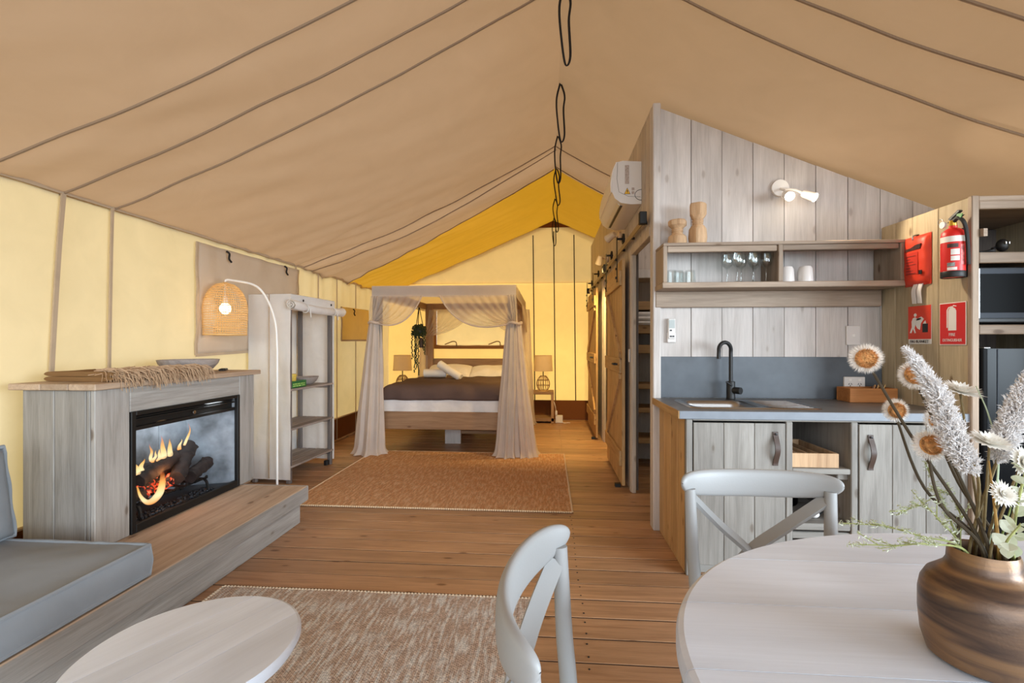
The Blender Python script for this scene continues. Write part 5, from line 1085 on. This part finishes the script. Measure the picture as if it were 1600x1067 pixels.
# front drapes
tl_ = (-2.005, 5.285, 1.50); tr_ = (-.37, 5.285, 1.485)
t = thing('bed_drape', 'sheer white drape tied to the front bedpost nearest the white wardrobe', 'curtain', (-2.0, 5.3, 0), group='tied back bed drapes')
part('swag', swag(MB(), (-1.42, 5.285, 1.80), (-1.95, 5.285, 1.80), tl_, (-1.62, 5.27, 1.335)), SHEER, t, ang=180)
part('gathered_top', above(MB(), BX0 - .005, BX0 + .10, tl_, 5.285), SHEER, t, ang=180)
part('fall', column(MB(), (0, 0), (-1.985, 5.34), (-2.03, 5.27), .062, .155, .10, 1.0, ztop=1.50), VOILE, t, ang=180); part('tie_back', tieband((-1.985, 5.33, 1.50), .066, .075), VOILE, t)
part('hem_edge', MB().tube([V((-1.42, 5.285, 1.80)) * (1 - v) ** 2 + V((-1.62, 5.27, 1.335)) * 2 * v * (1 - v) + V(tl_) * v * v + V((0, -.004, .015 * v * v)) for v in [k / 24 for k in range(25)]], .007, 6), VOILE, t)
t = thing('bed_drape', 'sheer white drape in two falls tied to the front bedpost nearest the corridor', 'curtain', (-.37, 5.3, 0), group='tied back bed drapes')
part('swag', swag(MB(), (-1.22, 5.285, 1.80), (-.42, 5.285, 1.80), tr_, (-.98, 5.27, 1.30), pleat=8), SHEER, t, ang=180)
part('gathered_top', above(MB(), BX1 - .10, BX1 + .005, tr_, 5.285), SHEER, t, ang=180)
part('fall', column(MB(), (0, 0), (-.415, 5.33), (-.455, 5.25), .05, .115, .09, 2.2, ztop=1.49), VOILE, t, ang=180); part('fall', column(MB(), (0, 0), (-.365, 5.38), (-.245, 5.31), .055, .105, .11, 4.1, ztop=1.49), VOILE, t, ang=180); part('tie_back', tieband((-.385, 5.345, 1.488), .082, .085), VOILE, t)
part('hem_edge', MB().tube([V((-1.22, 5.285, 1.80)) * (1 - v) ** 2 + V((-.98, 5.27, 1.30)) * 2 * v * (1 - v) + V(tr_) * v * v + V((0, -.004, .015 * v * v)) for v in [k / 24 for k in range(25)]], .009, 6), VOILE, t)
# rear drapes
t = thing('bed_drape', 'sheer drape tied at the headboard post beside the hanging plant', 'curtain', (-1.95, 7.5, 0), group='tied back bed drapes')
part('swag', swag(MB(), (-1.15, 7.49, 1.80), (-1.90, 7.49, 1.80), (-1.96, 7.50, 1.36), (-1.45, 7.48, 1.40)), SHEER, t, ang=180); part('fall', column(MB(), (0, 0), (-1.985, 7.54), (-2.03, 7.48), .05, .10, .08, 3.3, ztop=1.36), SHEER, t, ang=180)
t = thing('bed_drape', 'sheer drape hanging from the rear bedpost beside the lit night table', 'curtain', (-.36, 7.5, 0), group='tied back bed drapes')
part('swag', swag(MB(), (-1.05, 7.49, 1.80), (-.46, 7.49, 1.80), (-.38, 7.50, 1.36), (-.75, 7.48, 1.40)), SHEER, t, ang=180); part('fall', column(MB(), (0, 0), (-.36, 7.52), (-.33, 7.42), .055, .10, .10, 5.3, ztop=1.80), SHEER, t, ang=180)
part('side_swag', swag(MB(), (-.352, 6.2, 1.80), (-.352, 7.5, 1.80), (-.345, 7.46, 1.42), (-.345, 6.8, 1.62), dirv=(1, 0, 0)), SHEER, t, ang=180)

# hanging plant
t = thing('hanging_plant', 'string-of-pearls plant in a round dark pot hanging inside the canopy', 'plant', (-1.97, 7.15, 1.46)); PC = V((-1.97, 7.15, 1.45))
for a in range(3): part('cord', MB().tube([(PC.x + .07 * cos(a * 2.1), PC.y + .07 * sin(a * 2.1), PC.z + .03), (PC.x, PC.y, 1.84)], .006, 5), STRAP, t)
part('pot', MB().ball(PC, .085, .085, .085, 18, 10), plain('dark_pot', (52, 62, 56), .5, var=.3, vscale=30), t)
lf = MB()
for k in range(260):
    d = V((R(-1, 1), R(-1, 1), R(-.6, 1))).normalized(); p = PC + d * R(.085, .115); lf.ball(p, .014, .014, .014, 5, 3)
part('foliage', lf, LEAF, t, kind='stuff')
for k, (dx, dy, ln) in enumerate(((-.10, -.02, .42), (-.04, -.09, .62), (-.015, -.09, .56), (.01, -.085, .66), (.095, -.02, .36), (.08, -.06, .30), (-.03, -.08, .50))):
    st = MB(); n = int(ln / .022); st.tube([(PC.x + dx, PC.y + dy, PC.z), (PC.x + dx * 1.05, PC.y + dy, PC.z - ln)], .003, 4)
    for j in range(n): st.ball((PC.x + dx + R(-.012, .012), PC.y + dy + R(-.012, .012), PC.z - .02 - j * .022), .011, .011, .012, 6, 4)
    part('trailing_strand', st, LEAF, t)
part('tassel', MB().lathe([(0, .0), (.02, 0), (.03, -.03), (.034, -.15), (0, -.15)], (PC.x + .045, PC.y - .05, PC.z - .10), 12), LEATH, t)

# night tables and lamps
def nightstand(x0, x1, label):
    y0, y1 = 7.56, 7.90; t = thing('night_table', label, 'night table', ((x0 + x1) / 2, 7.73, 0), group='timber frame night tables')
    part('top', BX(x0, x1, y0, y1, .455, .50), BEDX, t); part('lower_shelf', BX(x0, x1, y0, y1, .03, .085), BEDX, t)
    for x in (x0, x1 - .045):
        for y in (y0, y1 - .04): part('leg', BX(x, x + .045, y, y + .04, 0, .456), BEDZ, t)
    return t
def table_lamp(x, y, z, label, tall=True):
    t = thing('table_lamp', label, 'lamp', (x, y, z), group='wire base bedside lamps'); r = lambda h: .105 * (sin(pi * min(1, (h + .18) / 1.25)) ** .55)
    bs_ = MB()
    for k in range(16): a = 2 * pi * k / 16; bs_.tube([(x + r(j / 10) * cos(a), y + r(j / 10) * sin(a), z + .01 + .235 * j / 10) for j in range(11)], .0045, 5)
    for h in (0, .35, .7, .98): bs_.tube([(x + r(h) * cos(j * pi / 12), y + r(h) * sin(j * pi / 12), z + .01 + .235 * h) for j in range(25)], .005, 5)
    part('wire_base', bs_, plain('dark_cane', (150, 112, 74), .7), t, kind='stuff'); part('stem', MB().tube([(x, y, z), (x, y, z + .36)], .008, 8), IRON, t); part('foot', MB().lathe([(0, 0), (.085, 0), (.085, .012), (0, .014)], (x, y, z), 24), RATTAN, t)
    part('shade', MB().lathe([(.153, 0), (.140, .245)], (x, y, z + .325), 32), SHADE, t, ang=60)
    for h, rr in ((0, .153), (.245, .140)): part('shade_rim', MB().tube([(x + rr * cos(j * pi / 16), y + rr * sin(j * pi / 16), z + .325 + h) for j in range(33)], .004, 5), SHADE, t)
    part('bulb', MB().ball((x, y, z + .44), .03, .03, .035, 12, 8), emit('dim_bulb', (255, 226, 180), 2), t); lamp('bedside_glow', 'POINT', (x, y, z + .44), .9, (1, .80, .52), shadow_soft_size=.03)
    return t
nightstand(-.345, .085, 'timber frame night table beside the white power board'); nightstand(-2.62, -2.16, 'timber frame night table hidden between bed and side wall')
table_lamp(-.085, 7.70, .50, 'bedside lamp with linen shade on the corridor side of the bed'); table_lamp(-2.40, 7.70, .50, 'bedside lamp with linen shade behind the hanging plant')
t = thing('power_board', 'white plug-in power box on the floor beside the night table', 'power box', (.16, 7.62, 0)); part('case', BX(.11, .225, 7.58, 7.64, .005, .125, b=.006), WHITEP, t); part('plug', BX(.105, .14, 7.56, 7.585, .13, .20, b=.005), WHITEP, t)
part('lead', MB().tube(bez([(.20, 7.60, .02), (.25, 7.58, .008), (.30, 7.62, .008), (.34, 7.60, .008)], 5), .006, 6), WHITEP, t); part('lead', MB().tube(bez([(.12, 7.575, .20), (.10, 7.58, .30), (.06, 7.66, .40)], 5), .005, 6), WHITEP, t)

# ================================================================== TABLES AND CHAIRS
def slab_boards(t, nm, inside, lo, hi, cuts, z0, z1, axisdir, mat, org, rim, bev=.012, local=False):
    """round-edged top cut into boards: each board is the outline clipped between two lines"""
    ca, sa = cos(axisdir), sin(axisdir)
    for a, b in zip(cuts[:-1], cuts[1:]):
        pts = []; n = 40; g = .0008
        for side in (0, 1):
            ws = [(a + g) + (b - a - 2 * g) * k / n for k in range(n + 1)]
            if side: ws = ws[::-1]
            pts.append([(inside(w)[side], w) for w in ws])
        def ring(inset, z):
            out = []
            for side in (0, 1):
                for l, w in pts[side]:
                    s = 1 - inset / rim; out.append((l * s, w * s if abs(w) > rim * .0 else w))
            return out, z
        loops = []
        for inset, z in ((bev, z1), (bev * .3, z1 - bev * .3), (0, z1 - bev), (0, z0 + bev), (bev, z0)):
            L = []
            for side in (0, 1):
                for l, w in pts[side]:
                    ll = l - (inset if side else -inset) if True else l
                    if (side and ll < 0 and l > 0): ll = 0
                    L.append((org[0] + ll * ca - w * sa, org[1] + ll * sa + w * ca, z))
            loops.append(L)
        mb = loft(loops, True); mb.add(loops[0], [tuple(range(len(loops[0])))[::-1]])
        part(nm, mb, mat, t, local, ang=35)
def ellipse_span(a, b, p=2.0):
    def f(w):
        q = max(0, 1 - abs(w / b) ** p) ** (1 / p) * a; return (-q, q)
    return f
t = thing('dining_table', 'whitewashed oval dining table with plank top under the vase', 'table', (1.01, .73, 0))
DC = (1.01, .735)
slab_boards(t, 'top_board', ellipse_span(.80, .607, 2.1), 0, 0, (-.606, -.40, -.20, .02, .215, .415, .606), .706, .75, 0, WTABX, DC, .6, bev=.014)
for sx in (-1, 1):
    for sy in (-1, 1): part('leg', MB().tube([(DC[0] + sx * .34, DC[1] + sy * .24, .70), (DC[0] + sx * .44, DC[1] + sy * .32, 0)], [.034, .024], 10), WTABY, t)
part('apron', BX(DC[0] - .38, DC[0] + .38, DC[1] - .26, DC[1] + .26, .64, .704), WTABX, t)
CT = .40
a_, b_ = AZ(203, 1042, CT), AZ(431, 930, CT); cdir = atan2(b_.y - a_.y, b_.x - a_.x)
t = thing('coffee_table', 'low round whitewashed coffee table with plank top on the pale rug', 'table', (-1.0, 1.262, 0), cdir)
slab_boards(t, 'top_board', ellipse_span(.292, .270), 0, 0, (-.269, -.10, .008, .11, .269), CT - .034, CT, 0, WTABX, (0, 0), .27, bev=.012, local=True)
for k in range(3): a = .5 + k * 2.094; part('leg', MB().tube([(-1.0 + .12 * cos(a), 1.265 + .12 * sin(a), CT - .03), (-1.0 + .23 * cos(a), 1.265 + .23 * sin(a), .014)], [.022, .015], 10), WTABY, t)
part('stretcher_ring', MB().lathe([(.11, CT - .06), (.15, CT - .06), (.15, CT - .032), (.11, CT - .032)], (-1.0, 1.265, 0), 28), WTABY, t)

def chair():
    t = thing('dining_chair', '', 'chair', (0, 0, 0), group='grey cross-back chairs'); kw = dict(local=True)
    HW = .236
    def railpos(s, h):                                       # s -1..1 across, bent in plan
        return V((HW * sin(s * 1.25) / sin(1.25), 0.18 - .09 * (1 - cos(s * 1.25)) / (1 - cos(1.25)), h))
    mb = MB(); ns, nt = 40, 16; vs = []
    for i in range(ns + 1):
        s = sin(pi / 2 * (-1 + 2 * i / ns)); hh = .044 * max(.0004, (1 - abs(s) ** 3.4)) ** .5; th = .0135 * max(.02, (1 - abs(s) ** 9)) ** .5
        p = railpos(s, .806 + .018 * s * s); d = (railpos(s + .01, 0) - railpos(s - .01, 0)).normalized(); nrm = V((-d.y, d.x, 0))
        for j in range(nt):
            a = 2 * pi * j / nt; ca, sa = cos(a), sin(a); vs.append(p + nrm * th * math.copysign(abs(ca) ** .7, ca) + V((0, 0, hh * math.copysign(abs(sa) ** .8, sa))))
    fs = [(i * nt + j, i * nt + (j + 1) % nt, (i + 1) * nt + (j + 1) % nt, (i + 1) * nt + j) for i in range(ns) for j in range(nt)]
    part('back_rail', mb.add(vs, fs), CHAIR, t, ang=60, **kw)
    for s in (-1, 1):
        part('rear_leg', MB().tube(bez([(s * .208, .110, .803), (s * .203, .100, .62), (s * .195, .090, .45), (s * .20, .13, .25), (s * .21, .22, 0)], 6), [.0165 + .003 * sin(pi * k / 24) for k in range(25)], 12), CHAIR, t, **kw)
        part('front_leg', MB().tube([(s * .195, -.17, .44), (s * .21, -.20, 0)], [.020, .014], 12), CHAIR, t, **kw)
        part('side_stretcher', MB().tube([(s * .205, -.185, .2), (s * .202, .15, .22)], .010, 8), CHAIR, t, **kw)
        part('cross_brace', MB().strap(bez([(s * .198, .118, .775), (s * .10, .160, .675), (-s * .0, .172 + .007 * s, .585), (-s * .10, .160, .47)], 6), .038, .012, (s * .6, 0, .8)), CHAIR, t, ang=30, **kw)
    part('seat', MB().lathe([(0, 0), (.19, 0), (.222, .008), (.228, .02), (.222, .032), (.17, .030), (0, .022)], (0, .01, .43), 36, sx=1, sy=.97), CHAIR, t, **kw)
    return t
ch = chair(); ch.location = (.645, 1.405, 0); ch['label'] = 'grey cross-back chair at the table with its back to the kitchen cabinet'
c2 = dup(ch, (.108, .842, 0), pi / 2 - .125, 'grey cross-back chair at the end of the dining table beside the pale rug')

# ================================================================== VASE AND FLOWERS
VC = V((.684, .807, .7505))
def vasemat():
    m, nt, n, bs, out = newmat('burnished_wood'); L = nt.links.new
    tc = N(nt, 'ShaderNodeTexCoord'); mp = N(nt, 'ShaderNodeMapping'); mp.inputs['Scale'].default_value = (3, 3, 22); L(tc.outputs['Object'], mp.inputs['Vector'])
    no = N(nt, 'ShaderNodeTexNoise', Scale=1.6, Detail=7, Distortion=1.1); L(mp.outputs[0], no.inputs['Vector'])
    r = ramp(nt, [(.30, lin((70, 56, 50))), (.5, lin((108, 84, 66))), (.64, lin((136, 104, 74))), (.78, lin((116, 104, 98)))], no.outputs[0]); L(r.outputs[0], bs.inputs['Base Color'])
    bs.inputs['Metallic'].default_value = .45; bs.inputs['Roughness'].default_value = .36
    fn = N(nt, 'ShaderNodeTexNoise', Scale=220, Detail=2); L(tc.outputs['Object'], fn.inputs['Vector']); b = N(nt, 'ShaderNodeBump', Strength=.12, Distance=.002); L(fn.outputs[0], b.inputs['Height']); L(b.outputs[0], bs.inputs['Normal']); return m
solo('vase', MB().lathe([(0, 0), (0.06, 0), (0.07, 0.006), (0.077, 0.03), (0.08, 0.065), (0.08, 0.095), (0.077, 0.113), (0.07, 0.127), (0.058, 0.137), (0.049, 0.145), (0.0445, 0.154), (0.0435, 0.17), (0.041, 0.176), (0.038, 0.174), (0.037, 0.155), (0.05, 0.138), (0.07, 0.1), (0.07, 0.03), (0.055, 0.012), (0, 0.012)], VC, 64), vasemat(), 'squat burnished brown wooden vase on the white dining table', 'vase', ang=40)
def FYP(px, py, y): return AY(px, py, .807 + (y - .885) * 1.0)
STEMG = plain('dry_stem', (116, 98, 62), .8, var=.3, vscale=60); STEMD = plain('dark_stem', (74, 62, 44), .8); GREENS = plain('green_stem', (146, 150, 92), .8, var=.25, vscale=60)
BRW = plain('white_bristle', (242, 236, 228), .9); BRB = plain('brown_bristle', (206, 154, 96), .9, var=.35, vscale=150); PLUME = plain('white_plume', (226, 222, 220), .9); PETAL = cloth('paper_petal', (240, 236, 228), (240, 236, 226), .35, weave=400); PALE = cloth('pale_leaf', (208, 210, 190), (206, 220, 180), .25, weave=300)
def neck(k=None):
    a = R(0, 2 * pi); r = R(.0, .026); return VC + V((r * cos(a), r * sin(a), .03)), VC + V((r * cos(a) * 1.1, r * sin(a) * 1.1, .172))
def stem_to(p, sag=(0, 0, 0), r=(.0032, .0022), mat=None):
    a, b = neck(); p = V(p); m = b.lerp(p, .5) + V(sag); pts = bez([a, b, m, p], 8); return pts, MB().tube(pts, [r[0] + (r[1] - r[0]) * i / (len(pts) - 1) for i in range(len(pts))], 7)
def needle(mb, p, d, w):
    o = d.orthogonal().normalized() * w; q = d.normalized().cross(o); mb.add([p + o, p - o * .5 + q * .87, p - o * .5 - q * .87, p + d], [(0, 1, 3), (1, 2, 3), (2, 0, 3)])
def pompon(p, axis, r, label, sag=(0, 0, .02)):
    r *= .92; p = V(p); ax = V(axis).normalized(); o = ax.orthogonal().normalized(); bi = ax.cross(o)
    t = thing('thistle_flower', label, 'flower', p, group='white rimmed thistle heads')
    pts, st = stem_to(p - ax * r * .35, sag); part('stem', st, STEMD, t)
    part('calyx', MB().ball(p - ax * r * .25, r * .42, r * .42, r * .42, 10, 6), STEMG, t)
    br = MB(); wh = MB()
    for k in range(750):
        c = R(0.0, 1) ** .5 * .66; a = R(0, 2 * pi); s = c * r * .92; h = r * (.34 - .30 * c * c); d = (ax * 1.0 + (o * cos(a) + bi * sin(a)) * c * 1.1 + V((R(-.25, .25), R(-.25, .25), R(-.25, .25)))).normalized()
        needle(br, p + (o * cos(a) + bi * sin(a)) * s * .9 + ax * h * .6, d * r * R(.16, .26), r * .022)
    br.ball(p + ax * r * .02, r * .58, r * .58, r * .30, 14, 8, M=ax.to_track_quat('Z', 'Y').to_matrix())
    for k in range(900):
        a = R(0, 2 * pi); q = R(-.9, .55); rad = (o * cos(a) + bi * sin(a)); d = (rad * cos(q) + ax * sin(q) + V((R(-.15, .15), R(-.15, .15), R(-.15, .15)))).normalized()
        needle(wh, p + rad * r * .50 - ax * r * .05, d * r * R(.38, .56), r * .020)
    part('brown_bristles', br, BRB, t, smooth=False, kind='stuff'); part('white_bristles', wh, BRW, t, smooth=False, kind='stuff'); return t
pompon(FYP(1353, 560, .96), (-.45, -1, .1), .0305, 'highest thistle head, in front of the splashback outlet', (-.02, 0, .03))
pompon(FYP(1430, 586, .93), (-.35, -1, .2), .0285, 'thistle head tucked against the tall white plume', (-.01, 0, .03))
pompon(FYP(1400, 641, .97), (-.15, -1, .05), .0245, 'small thistle head on a side stem in front of the worktop', (-.02, 0, -.02))
pompon(FYP(1461, 656, .99), (.15, -1, .05), .0235, 'thistle head half hidden beside the plume at the worktop edge', (-.01, 0, .0))
pompon(FYP(1453, 696, .90), (-.1, -1, .35), .0285, 'lowest broad thistle head above the cabinet door', (-.02, 0, -.01))
def plume(pts, label, w=.034, n=1500):
    t = thing('pampas_plume', label, 'plume', pts[0], group='white feathery plumes'); P = bez(pts, 14); k0 = len(P) // 4
    a, b = neck(); part('stem', MB().tube(bez([a, b] + [V(p) for p in pts], 8), .0022, 6), STEMG, t)
    mb = MB(); L = len(P)
    for k in range(n):
        s = R(0, 1); i = min(L - 2, int(s * (L - 1))); f = s * (L - 1) - i; c = P[i].lerp(P[i + 1], f); tg = (P[i + 1] - P[i]).normalized(); o = tg.orthogonal().normalized(); bi = tg.cross(o); ang = R(0, 2 * pi)
        rad = (o * cos(ang) + bi * sin(ang)); ww = w * (sin(pi * min(1, .12 + s * .88)) ** .5) * (1 - .35 * s)
        tip = c + rad * ww * R(.55, 1.05) + tg * R(.008, .022); p0 = c + rad * .002
        d = tip - p0; mid = p0 + d * .55 + tg * .003; mb.tube([p0, mid, tip], [.0007, .0007, .0003], 3, False)
        for j in range(4):
            q = p0 + d * R(.35, 1); needle(mb, q, (rad * R(-.2, .9) + tg * R(.1, 1) + V((R(-.8, .8), R(-.8, .8), R(-.8, .8)))).normalized() * R(.004, .008), .0009)
    part('feathers', mb, PLUME, t, smooth=False, kind='stuff'); return t
plume([FYP(1528, 745, .84), FYP(1492, 690, .85), FYP(1465, 620, .86), FYP(1424, 556, .87)], 'tall white feathery plume leaning over the worktop', .023, 1500)
plume([FYP(1556, 725, .86), FYP(1578, 670, .86), FYP(1602, 615, .86), FYP(1630, 565, .86)], 'white feathery plume leaning in front of the black fridge', .024, 1400)
def straw(p, axis, r, label, sag=(0, 0, .01)):
    p = V(p); ax = V(axis).normalized(); o = ax.orthogonal().normalized(); bi = ax.cross(o); t = thing('paper_daisy', label, 'flower', p, group='white paper daisies')
    pts, st = stem_to(p, sag, (.0022, .0016)); part('stem', st, STEMG, t); mb = MB()
    for ring, (n, tl, ln) in enumerate(((26, .15, 1), (22, .45, .86), (16, .85, .66), (10, 1.2, .45))):
        for k in range(n):
            a = 2 * pi * (k + .5 * ring) / n + R(-.06, .06); rad = o * cos(a) + bi * sin(a); d = (rad * cos(tl) + ax * sin(tl)); sd = ax.cross(rad) * r * .13; b0 = p + rad * r * .06; L_ = r * ln * R(.9, 1.08)
            mb.add([b0 - sd * .4, b0 + sd * .4, b0 + d * L_ * .55 + sd + ax * r * .03, b0 + d * L_, b0 + d * L_ * .55 - sd + ax * r * .03], [(0, 1, 2, 4), (4, 2, 3)])
    part('petals', mb, PETAL, t, smooth=False, kind='stuff'); part('centre', MB().ball(p + ax * r * .1, r * .14, r * .14, r * .12, 8, 5), PETAL, t)
straw(FYP(1500, 613, .90), (.15, -.35, 1), .030, 'flat white paper daisy at the top beside the tall plume')
straw(FYP(1546, 694, .84), (.1, -.3, 1), .030, 'broad white paper daisy between the two plumes'); straw(FYP(1566, 772, .80), (0, -1, .5), .019, 'small white paper daisy low above the vase'); straw(FYP(1597, 722, .82), (.2, -1, .2), .024, 'white paper daisy at the fridge side below the second plume')
straw(FYP(1590, 780, .86), (.4, -1, .1), .020, 'white paper daisy behind the eucalyptus leaves')
# eucalyptus sprigs with round pale leaves
def leafpoly(mb, p, d, up, ln, w, n=8):
    d = V(d).normalized(); s = d.cross(V(up)).normalized(); c = s.cross(d) * ln * .10; vs = [p]
    L = [(1 - cos(pi * k / n)) / 2 for k in range(1, n)]
    left = [p + d * ln * x + s * w * sin(pi * x) ** .8 + c * sin(pi * x) for x in L]; right = [p + d * ln * x - s * w * sin(pi * x) ** .8 + c * sin(pi * x) for x in L[::-1]]
    tip = p + d * ln; mb.add([p] + left + [tip] + right, [tuple(range(2 * n))])
def euc(pts, label, n, ln, w):
    t = thing('leafy_sprig', label, 'sprig', pts[0], group='pale leafy sprigs'); P = bez(pts, 10); part('stem', MB().tube(P, .0016, 6), GREENS, t)
    for k in range(n):
        s = .35 + .65 * k / (n - 1); i = min(len(P) - 2, int(s * (len(P) - 1))); tg = (P[i + 1] - P[i]).normalized(); a = k * 2.4; side = tg.orthogonal().normalized(); side = Matrix.Rotation(a, 3, tg) @ side
        mb = MB(); leafpoly(mb, P[i], side + tg * .5, tg + V((.1, .2, .1)), ln * R(.8, 1.1), w * R(.8, 1.1)); part('leaf', mb, PALE, t, smooth=False)
euc([VC + V((.02, -.02, .04)), VC + V((.025, -.02, .172)), FYP(1588, 800, .80), FYP(1604, 730, .80)], 'leafy sprig rising at the fridge side of the vase', 12, .022, .010)
euc([VC + V((.03, -.03, .04)), VC + V((.022, -.026, .175)), FYP(1572, 850, .76), FYP(1596, 818, .75)], 'short leafy sprig low over the vase rim', 8, .022, .009)
# thin olive sprigs with tiny buds reaching over the table
def budsprig(pts, label, n=60, side=None):
    t = thing('bud_sprig', label, 'sprig', pts[0], group='thin budded sprigs'); P = bez(pts, 10); st = MB().tube(P, [.0019 - .0011 * i / len(P) for i in range(len(P))], 5); bd = MB(); L = len(P)
    for k in range(9):
        i = int(L * (.35 + .62 * k / 9)); tg = (P[min(L - 1, i + 1)] - P[i - 1]).normalized(); d = (tg + V((R(-.6, .6), R(-.6, .6), R(-.3, .7)))).normalized(); e = P[i] + d * R(.015, .035); st.tube([P[i], e], [.0010, .0006], 4)
        for j in range(8):
            q = P[i].lerp(e, R(.3, 1.05)) + V((R(-1, 1), R(-1, 1), R(-1, 1))) * .004; needle(bd, q, V((R(-1, 1), R(-1, 1), R(-.5, 1))).normalized() * R(.004, .009), .0014)
    for k in range(n):
        q = P[int(R(.4, .999) * L)] + V((R(-1, 1), R(-1, 1), R(-1, 1))) * .003; needle(bd, q, V((R(-1, 1), R(-1, 1), R(-.5, 1))).normalized() * R(.004, .008), .0012)
    part('stem', st, GREENS, t); part('buds', bd, PALE, t, smooth=False, kind='stuff')
nk = lambda x, y: VC + V((x * .62, y * .62, .172))
budsprig([nk(-.03, .0) - V((0, 0, .08)), nk(-.04, .01), FYP(1440, 838, .86), FYP(1380, 822, .88), FYP(1312, 817, .90)], 'long budded sprig reaching furthest across towards the chair back')
budsprig([nk(-.03, -.01) - V((0, 0, .08)), nk(-.045, -.01), FYP(1450, 850, .82), FYP(1400, 852, .83), FYP(1328, 850, .84)], 'low budded sprig almost touching the table top')
budsprig([nk(-.03, .01) - V((0, 0, .08)), nk(-.04, .02), FYP(1480, 800, .9), FYP(1462, 760, .92), FYP(1445, 722, .93)], 'upright budded sprig in front of the cabinet door')
budsprig([nk(-.02, .01) - V((0, 0, .08)), nk(-.035, .02), FYP(1470, 815, .86), FYP(1440, 790, .87), FYP(1400, 805, .88)], 'arching budded sprig between the upright and the long one')
budsprig([nk(-.02, .02) - V((0, 0, .08)), nk(-.03, .03), FYP(1500, 800, .95), FYP(1480, 770, .96), FYP(1455, 775, .97)], 'short budded sprig behind the upright one')
def grassblade(pts, label, mat, r=.0026):
    t = solo('grass_blade', MB().tube(bez(pts, 8), [(r * (1 - .8 * i / (8 * (len(pts) - 1))), r * .4) for i in range(8 * (len(pts) - 1) + 1)], 6, True, (1, 0, 0)), mat, label, 'grass blade', 'dry grass blades in the vase')
gb = plain('grey_green_blade', (170, 182, 150), .7)
grassblade([nk(.01, .0) - V((0, 0, .08)), nk(.015, .0), FYP(1560, 720, .88), FYP(1545, 650, .88), FYP(1525, 603, .88)], 'long pale green grass blade curving in front of the fridge edge', gb)
grassblade([nk(.03, .0) - V((0, 0, .08)), nk(.035, .0), FYP(1580, 790, .86), FYP(1600, 700, .86)], 'green grass blade rising beside the fridge side daisies', plain('olive_blade', (120, 132, 70), .7))
grassblade([nk(.0, .02) - V((0, 0, .08)), nk(.0, .02), FYP(1535, 790, .88), FYP(1512, 690, .88), FYP(1502, 655, .88)], 'straw-coloured blade crossing the tall plume', STEMG)
grassblade([nk(-.05, .0) - V((0, 0, .06)), nk(-.052, .01), FYP(1498, 808, .9)], 'short dark cut stalk at the rim of the vase', STEMD, .006)
grassblade([nk(.02, -.02) - V((0, 0, .08)), nk(.02, -.02), FYP(1555, 800, .83), FYP(1545, 720, .83)], 'thick ochre stalk in the middle of the bouquet', plain('ochre_stem', (160, 122, 60), .7), .004)
